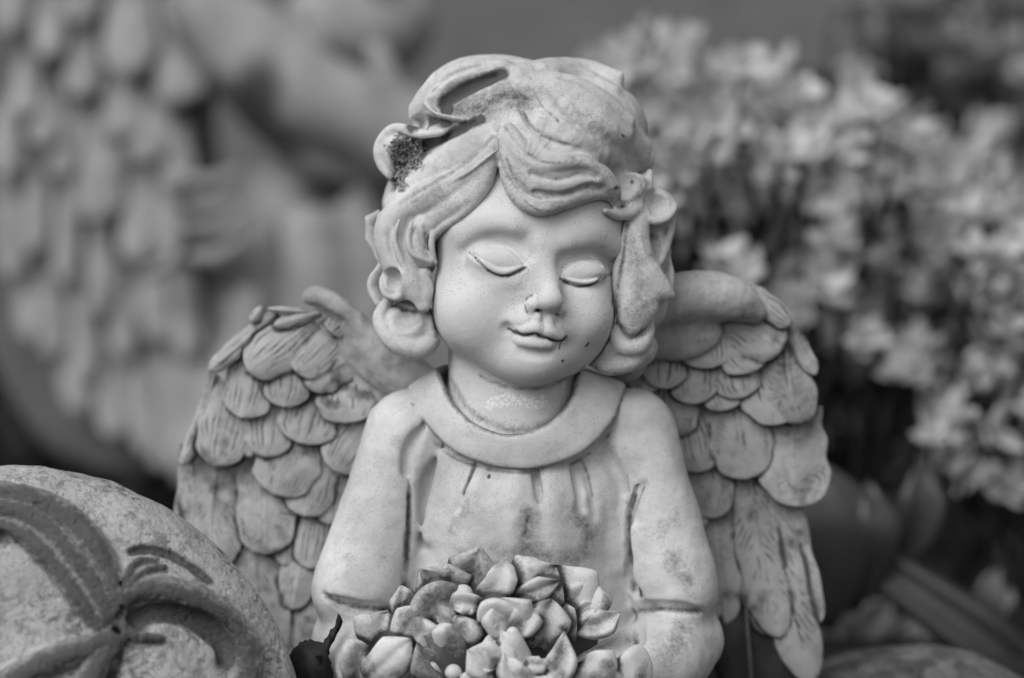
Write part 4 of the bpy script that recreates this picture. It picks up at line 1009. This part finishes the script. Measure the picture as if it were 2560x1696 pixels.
A.chain([P(640, 430, YB - 120), P(760, 470, YB - 100), P(930, 485, YB - 100)], np.array([36, 30, 26]) * kb, 40, 's')
A.chain([P(505, 260, YB - 60), P(560, 310, YB - 60), P(640, 340, YB - 60)], np.array([26, 30, 12]) * kb, 40, 's')
A.add(lambda p: 8 * vnoise(p / 170), P(0, 2200, 0), P(2400, -300, 6000), 0, 'd')
V, F = A.mesh(P(380, 1790, YB - 420), P(1330, -110, YB + 900), 34, 0)
mesh_obj('body', V, F, M_BIG, big, np.clip(vnoise(V / 260) * 1.1, 0, .8))
# folds of the sleeve over the wing
for pts, r_ in [([(455, 440), (530, 455), (600, 425)], 20), ([(470, 505), (540, 515), (615, 475)], 20), ([(470, 570), (560, 570), (640, 520)], 22), ([(480, 640), (550, 640), (610, 595)], 24), ([(370, 690), (420, 660), (440, 620)], 22)]:
    Sb = Sculpt(); c3 = [P(a, b, YB - 150) for a, b in pts]; Sb.chain(c3, np.array([.6, 1, .5]) * r_ * kb, 6); c3 = np.array(c3)
    V, F = Sb.mesh(c3.min(0) - 70, c3.max(0) + 70, 16, 0); mesh_obj('sleeve_fold', V, F, M_BIG, big)
Wb = Sculpt(); Wb.ell(P(230, 420, YB + 220), (330 * kb, 70, 760 * kb), 50); Wb.ell(P(330, 880, YB + 200), (220 * kb, 70, 320 * kb), 50)
V, F = Wb.mesh(P(-260, 1280, YB + 80), P(640, -120, YB + 330), 36, 0); bwing = mesh_obj('wing', V, F, M_BIG, big, np.full(len(V), .55))
bf = [(120, 20, 125, 150, 75, 60), (40, -60, 20, 90, 80, 60), (210, -70, 200, 60, 85, 62), (330, 10, 318, 190, 125, 50), (455, -60, 455, 95, 105, 44), (445, 110, 450, 262, 115, 60), (215, 130, 200, 245, 85, 64), (75, 170, 60, 295, 75, 70),
      (120, 250, 108, 370, 80, 60), (20, 300, 10, 450, 70, 70), (310, 220, 300, 345, 100, 72), (185, 300, 150, 450, 75, 72), (260, 330, 240, 560, 115, 55), (380, 260, 370, 410, 110, 74), (430, 330, 440, 480, 80, 70), (90, 420, 85, 640, 75, 78), (20, 480, 30, 700, 80, 80),
      (170, 460, 165, 720, 70, 76), (350, 430, 345, 660, 105, 70), (420, 460, 425, 640, 80, 66), (250, 560, 255, 790, 80, 80), (110, 640, 130, 900, 75, 90), (200, 700, 215, 960, 80, 90), (300, 680, 310, 900, 85, 84), (380, 660, 400, 860, 90, 76), (450, 680, 470, 900, 80, 70),
      (60, 680, 80, 860, 70, 92), (160, 820, 200, 1040, 80, 96), (250, 860, 290, 1100, 85, 92), (340, 840, 370, 1140, 90, 86), (420, 840, 450, 1180, 95, 80), (490, 820, 470, 1160, 80, 70), (540, 860, 520, 1100, 80, 60), (380, 900, 410, 1180, 90, 84)]
for q, (x0, y0, x1, y1, w_, d) in enumerate(bf):
    V, F, dd = feather_mesh(P(x0, y0 - 50, YB + d + 60), P(x1, y1, YB + d - 110), w_ * kb * (1.1 if y1 < 600 else 1.0), hump=26, sharp=1.2, thick=22, nu=16, nv=9, barb=1, seed=q)
    mesh_obj('feather', V, F, M_BIG, bwing, dd * .6)

# ------------------------------------------------------------------ shrub with pale leaves, right
def small_leaf(L, W, cup=.14, nu=5):
    V = []; F = []
    for i in range(nu + 1):
        u = i / nu; w_ = W * math.sin(math.pi * min(1, .12 + u * .88)) ** .8 * .5 if u < 1 else .01
        for s_ in (-1, 0, 1): V.append((s_ * w_, L * u, cup * abs(s_) * w_ + .18 * L * u * u))
    n0 = len(V); V += [(x, y, z - W * .06) for x, y, z in V]
    for i in range(nu):
        for j in (0, 1):
            a = i * 3 + j; F += [(a, a + 1, a + 4, a + 3), (n0 + a + 3, n0 + a + 4, n0 + a + 1, n0 + a)]
        for j in (0, 2):
            a = i * 3 + j; f_ = (a, a + 3, n0 + a + 3, n0 + a); F.append(f_ if j == 0 else f_[::-1])
    return np.array(V, float), F
def leaf_proto(name, L, W, mat):
    V, F = small_leaf(L, W); me = bpy.data.meshes.new(name); me.from_pydata([tuple(v) for v in V * S], [], F); me.update()
    me.polygons.foreach_set('use_smooth', np.ones(len(me.polygons), bool)); me.materials.append(mat); return me
from mathutils import Matrix
def leaf_matrix(pos, direction, up, sc_=1.0):
    y = Vector(direction).normalized(); z = Vector(up); z = (z - y * z.dot(y)).normalized(); x = y.cross(z)
    m = Matrix((x, y, z)).transposed().to_4x4(); return Matrix.Translation(Vector(np.array(pos) * S)) @ m @ Matrix.Scale(sc_, 4)
def inside(poly, x, y):
    c = False; n = len(poly)
    for i in range(n):
        (x1, y1), (x2, y2) = poly[i], poly[i - 1]
        if (y1 > y) != (y2 > y) and x < (x2 - x1) * (y - y1) / (y2 - y1) + x1: c = not c
    return c
def shrub(name, label, poly, nclus, mats, L, W, y0, y1, root, per=(6, 9), seed=0, limit=300, sep=60, hand=()):
    r = random.Random(seed); sh = empty(name, np.array(root, float)); tag(sh, label, 'shrub')
    protos = [leaf_proto('leaf', L * a, W * b, m) for m in mats for a, b in ((1, 1), (.85, 1.1), (1.15, .9))]
    xs = [p[0] for p in poly]; ys = [p[1] for p in poly]; cl = list(hand); tries = 0
    while len(cl) < nclus and tries < 20000:
        tries += 1; x, y = r.uniform(min(xs), max(xs)), r.uniform(min(ys), max(ys))
        if inside(poly, x, y) and all((x - a[0]) ** 2 + (y - a[1]) ** 2 > sep ** 2 for a in cl): cl.append((x, y))
    rest_V, rest_F, cnt = [], [], 0; base = Vector(np.array(root, float) * S); sV, sF = [], []
    for ci, (cx, cy, *dz) in enumerate(cl):
        yy = y0 + (y1 - y0) * r.random() if not dz else dz[0]
        c = P(cx, cy, yy); out = np.array([r.gauss(0, .4), -1, r.gauss(.6, .4)]); out /= np.linalg.norm(out)
        a = np.cross(out, [0, 0, 1]); a /= np.linalg.norm(a); b = np.cross(a, out); n = r.randint(*per); off = r.random() * 6
        for k in range(n):
            t = off + k * 2.39996; el = .1 + .75 * (k / n); d = (a * math.cos(t) + b * math.sin(t)) * math.cos(el) + out * math.sin(el)
            up = out * math.cos(el) - (a * math.cos(t) + b * math.sin(t)) * math.sin(el)
            p = c + out * (k * L * .07) + d * L * .12; me = protos[r.randrange(len(protos))]
            M = leaf_matrix(p, d, up, r.uniform(.75, 1.15))
            if cnt < limit:
                o = bpy.data.objects.new('leaf', me); sc.collection.objects.link(o); o.parent = sh; o.matrix_world = M
                o.matrix_local = Matrix.Translation(-base) @ M; cnt += 1
            else:
                k0 = len(rest_V); rest_V += [M @ v.co for v in me.vertices]; rest_F += [tuple(k0 + i for i in f.vertices) for f in me.polygons]
        # the stem that carries the cluster
        st = catmull([c - out * 4, c + np.array([r.gauss(0, 60), 120, -160]), c + np.array([r.gauss(0, 90), 330, -520])], 6)
        for i in range(5):
            k0 = len(sV); w_ = 7 + 3 * i
            for q in range(2):
                for t in range(5): sV.append(st[i + q] + w_ * np.array([math.cos(t * 1.2566), math.sin(t * 1.2566), 0]))
            sF += [(k0 + t, k0 + (t + 1) % 5, k0 + 5 + (t + 1) % 5, k0 + 5 + t) for t in range(5)]
    if rest_F:
        me = bpy.data.meshes.new('foliage'); me.from_pydata([tuple(v - base) for v in rest_V], [], rest_F); me.materials.append(mats[-1]); me.update()
        o = bpy.data.objects.new('foliage', me); sc.collection.objects.link(o); o.parent = sh; tag(o, kind='stuff')
    st_o = mesh_obj('stem', sV, sF, M_STEM, sh)
    return sh
M_STEM = leafmat('bark', .012, .025, .9)
M_PALE = leafmat('pale_leaf', .44, .6, .45, 60); M_PALE2 = leafmat('greyer_leaf', .34, .46, .45, 60); M_MIDL = leafmat('mid_leaf', .12, .2, .45, 60); M_DARKL = leafmat('dark_leaf', .02, .045, .4, 60)
poly = [(1480, 120), (1620, 90), (1800, 150), (1960, 190), (2080, 260), (2180, 230), (2330, 330), (2440, 430), (2520, 560), (2620, 620), (2620, 1240), (2470, 1230), (2340, 1180), (2330, 1020), (2230, 900), (2060, 870), (1940, 800), (1820, 700), (1660, 640), (1560, 560), (1500, 300)]
shrub('pale_leaved_shrub', 'shrub with dense small pale leaves filling the right behind the cherub', poly, 150, [M_PALE2, M_PALE], 98, 62, 1900, 3000, [P(2300, 1800, 2900)[0], 2900, GZ], (6, 8), 4, 300, 58,
      [(1620, 130), (1740, 160), (1700, 250), (1900, 230), (1960, 300), (1880, 380), (2070, 340), (2000, 450), (2150, 420), (2090, 620, 2000), (1950, 560), (1930, 660), (2210, 480), (2330, 470), (2430, 420), (2480, 470), (2290, 560), (2200, 590), (2440, 650, 1900), (2330, 700), (2500, 760), (2240, 830), (2380, 860), (2480, 900), (2380, 1050, 1800), (2470, 1090, 1800), (2350, 1020), (2520, 1010), (2440, 1190), (2540, 1150), (2520, 1240), (2400, 1120), (1800, 520), (1740, 600), (1700, 400)])
poly2 = [(2100, -40), (2620, -40), (2620, 520), (2480, 420), (2380, 280), (2200, 200), (2120, 130)]
shrub('darker_leaved_shrub', 'greyer leafy branch hanging in the top right corner', poly2, 34, [M_PALE2, M_MIDL], 150, 110, 4000, 4900, [P(2700, 1800, 5200)[0], 5200, GZ], (6, 9), 9, 300, 70)
# dark hedge behind the pale shrub
def hedge(name, label, polys, n, y0, y1, L, W, mat, seed, root):
    r = random.Random(seed); o_ = empty(name, np.array(root, float)); tag(o_, label, 'hedge'); V0, F0 = small_leaf(L, W, nu=3); V = []; F = []; fr = []
    base = np.array(root, float)
    for poly in polys:
        xs = [p[0] for p in poly]; ys = [p[1] for p in poly]; c = 0
        while c < n:
            x, y = r.uniform(min(xs), max(xs)), r.uniform(min(ys), max(ys))
            if not inside(poly, x, y): continue
            c += 1; p = P(x, y, r.uniform(y0, y1)); d = np.array([r.gauss(0, 1), r.gauss(-.6, .5), r.gauss(0, 1)]); d /= np.linalg.norm(d); z = np.array([r.gauss(0, .4), -1, r.gauss(.4, .5)]); z -= (z @ d) * d; z /= np.linalg.norm(z)
            M = np.stack([np.cross(d, z), d, z]); k0 = len(V) ; V += list(p + (V0 * r.uniform(.7, 1.3)) @ M); F += [tuple(k0 + i for i in f) for f in F0]
    o = mesh_obj('foliage', np.array(V), F, mat, o_); tag(o, kind='stuff')
    # woody mass inside
    Sb = Sculpt()
    for poly in polys:
        q = np.array(poly, float); c = q.mean(0); h = (q.max(0) - q.min(0)) / 2
        Sb.ell(P(c[0], c[1], y1 + 260), (h[0] * 2.0, 240, h[1] * 2.0), 40)
    Sb.add(lambda p: 60 * vnoise(p / 260), [-30000] * 3, [30000] * 3, 0, 'd')
    lo = P(polys[0][0][0], 2200, y1 - 100); a = np.array([op[1] for op in Sb.ops[:-1]]).min(0); b = np.array([op[2] for op in Sb.ops[:-1]]).max(0)
    a[2] = GZ - 30
    Vm, Fm = Sb.mesh(a, b, 110, 0); mesh_obj('branch_mass', Vm, Fm, M_INNER, o_)
M_INNER = leafmat('dark_twigs', .008, .016, .95, 30, .05)
hedge('dark_hedge', 'dark hedge behind the pale-leaved shrub', [[(2000, 330), (2700, 300), (2700, 1750), (1800, 1750), (1650, 900), (1700, 500)]], 1500, 4400, 5400, 120, 90, M_DARKL, 2, [P(2250, 1800, 5400)[0], 5400, GZ])
hedge('low_dark_bush', 'low dark bush under the large angel wing on the left', [[(-200, 760), (60, 820), (200, 1040), (420, 1190), (760, 1200), (760, 1750), (-200, 1750)]], 900, 5000, 5900, 130, 80, M_DARKL, 5, [P(250, 1800, 5900)[0], 5900, GZ])

# ------------------------------------------------------------------ broad dark plants, bottom right
def big_leaf(pl, pts, width, mat, name='leaf', curl=.2, thick=10, pointy=.6, nrm=(0, -1, .2)):
    V, F, d = petal_mesh([P(*p) for p in pts], width, thick=thick, curl=curl, nrm=nrm, pointy=pointy, nu=14, nv=9); return mesh_obj(name, V, F, mat, pl)
M_BROAD = leafmat('broad_leaf', .035, .06, .3, 30, .5)
p1 = empty('broad_leaved_plant', [P(2150, 1800, 1500)[0], 1500, GZ]); tag(p1, 'dark plant with broad rounded leaves beside the lower right wing', 'plant')
big_leaf(p1, [(2000, 1560, 1500), (2040, 1350, 1420), (1990, 1130, 1450)], 300 * 1.24, M_BROAD, curl=-.15, pointy=.3)
big_leaf(p1, [(2110, 1520, 1500), (2190, 1360, 1420), (2170, 1200, 1430)], 120 * 1.24, M_BROAD, curl=-.2)
big_leaf(p1, [(2230, 1420, 1560), (2300, 1300, 1500), (2300, 1150, 1500)], 130 * 1.24, M_BROAD, curl=.2)
M_STRAP = leafmat('strap_leaf', .02, .035, .4, 30, .4)
p2 = empty('strap_leaf_plant', [P(2640, 1800, 1300)[0], 1300, GZ]); tag(p2, 'long dark strap-like leaf slanting down to the right corner', 'plant')
big_leaf(p2, [(2180, 1400, 1500), (2380, 1540, 1400), (2640, 1720, 1300)], 150 * 1.23, M_STRAP, 'strap', curl=.1, thick=18, pointy=.3)
p3 = empty('pale_ground_plant', [P(2120, 1800, 1900)[0], 1900, GZ]); tag(p3, 'low plant with pale leaves above the mottled stone dome', 'plant')
for pts, w_, m_ in [([(2060, 1700, 1900), (2080, 1560, 1850), (2060, 1410, 1850)], 90, M_MIDL), ([(2100, 1700, 1900), (2140, 1580, 1850), (2110, 1440, 1850)], 70, M_MIDL), ([(2080, 1680, 1900), (2160, 1580, 1850), (2230, 1500, 1850)], 120, M_MIDL),
                    ([(2150, 1700, 1900), (2230, 1620, 1850), (2290, 1540, 1850)], 100, M_MIDL), ([(2280, 1640, 1900), (2320, 1590, 1850), (2350, 1530, 1850)], 80, M_PALE2), ([(2260, 1620, 1900), (2290, 1590, 1850), (2300, 1550, 1850)], 60, M_PALE2),
                    ([(2440, 1540, 1900), (2470, 1480, 1850), (2500, 1420, 1850)], 60, M_MIDL), ([(2480, 1560, 1900), (2510, 1510, 1850), (2530, 1470, 1850)], 50, M_MIDL)]:
    big_leaf(p3, pts, w_ * 1.3, m_, curl=.15)
M_SHADE = leafmat('shade_leaf', .035, .07, .5, 60, .3)
p4 = empty('veined_leaf_plant', [P(1880, 1800, 330)[0], 330, GZ]); tag(p4, 'dark leaf with a thin upright stem showing between sleeve and right wing', 'plant')
big_leaf(p4, [(1900, 1790, 262), (1890, 1600, 250), (1868, 1420, 262)], 260, M_SHADE, curl=.08, thick=5)
Sb = Sculpt(); Sb.chain([P(1864, 1420, 236), P(1868, 1560, 212), P(1874, 1640, 212), P(1884, 1790, 222)], [4, 5, 6, 7], 2); V, F = Sb.mesh(P(1840, 1800, 190), P(1910, 1400, 260), 7, 0)
mesh_obj('stem', V, F, leafmat('stem_grey', .1, .16, .6), p4)
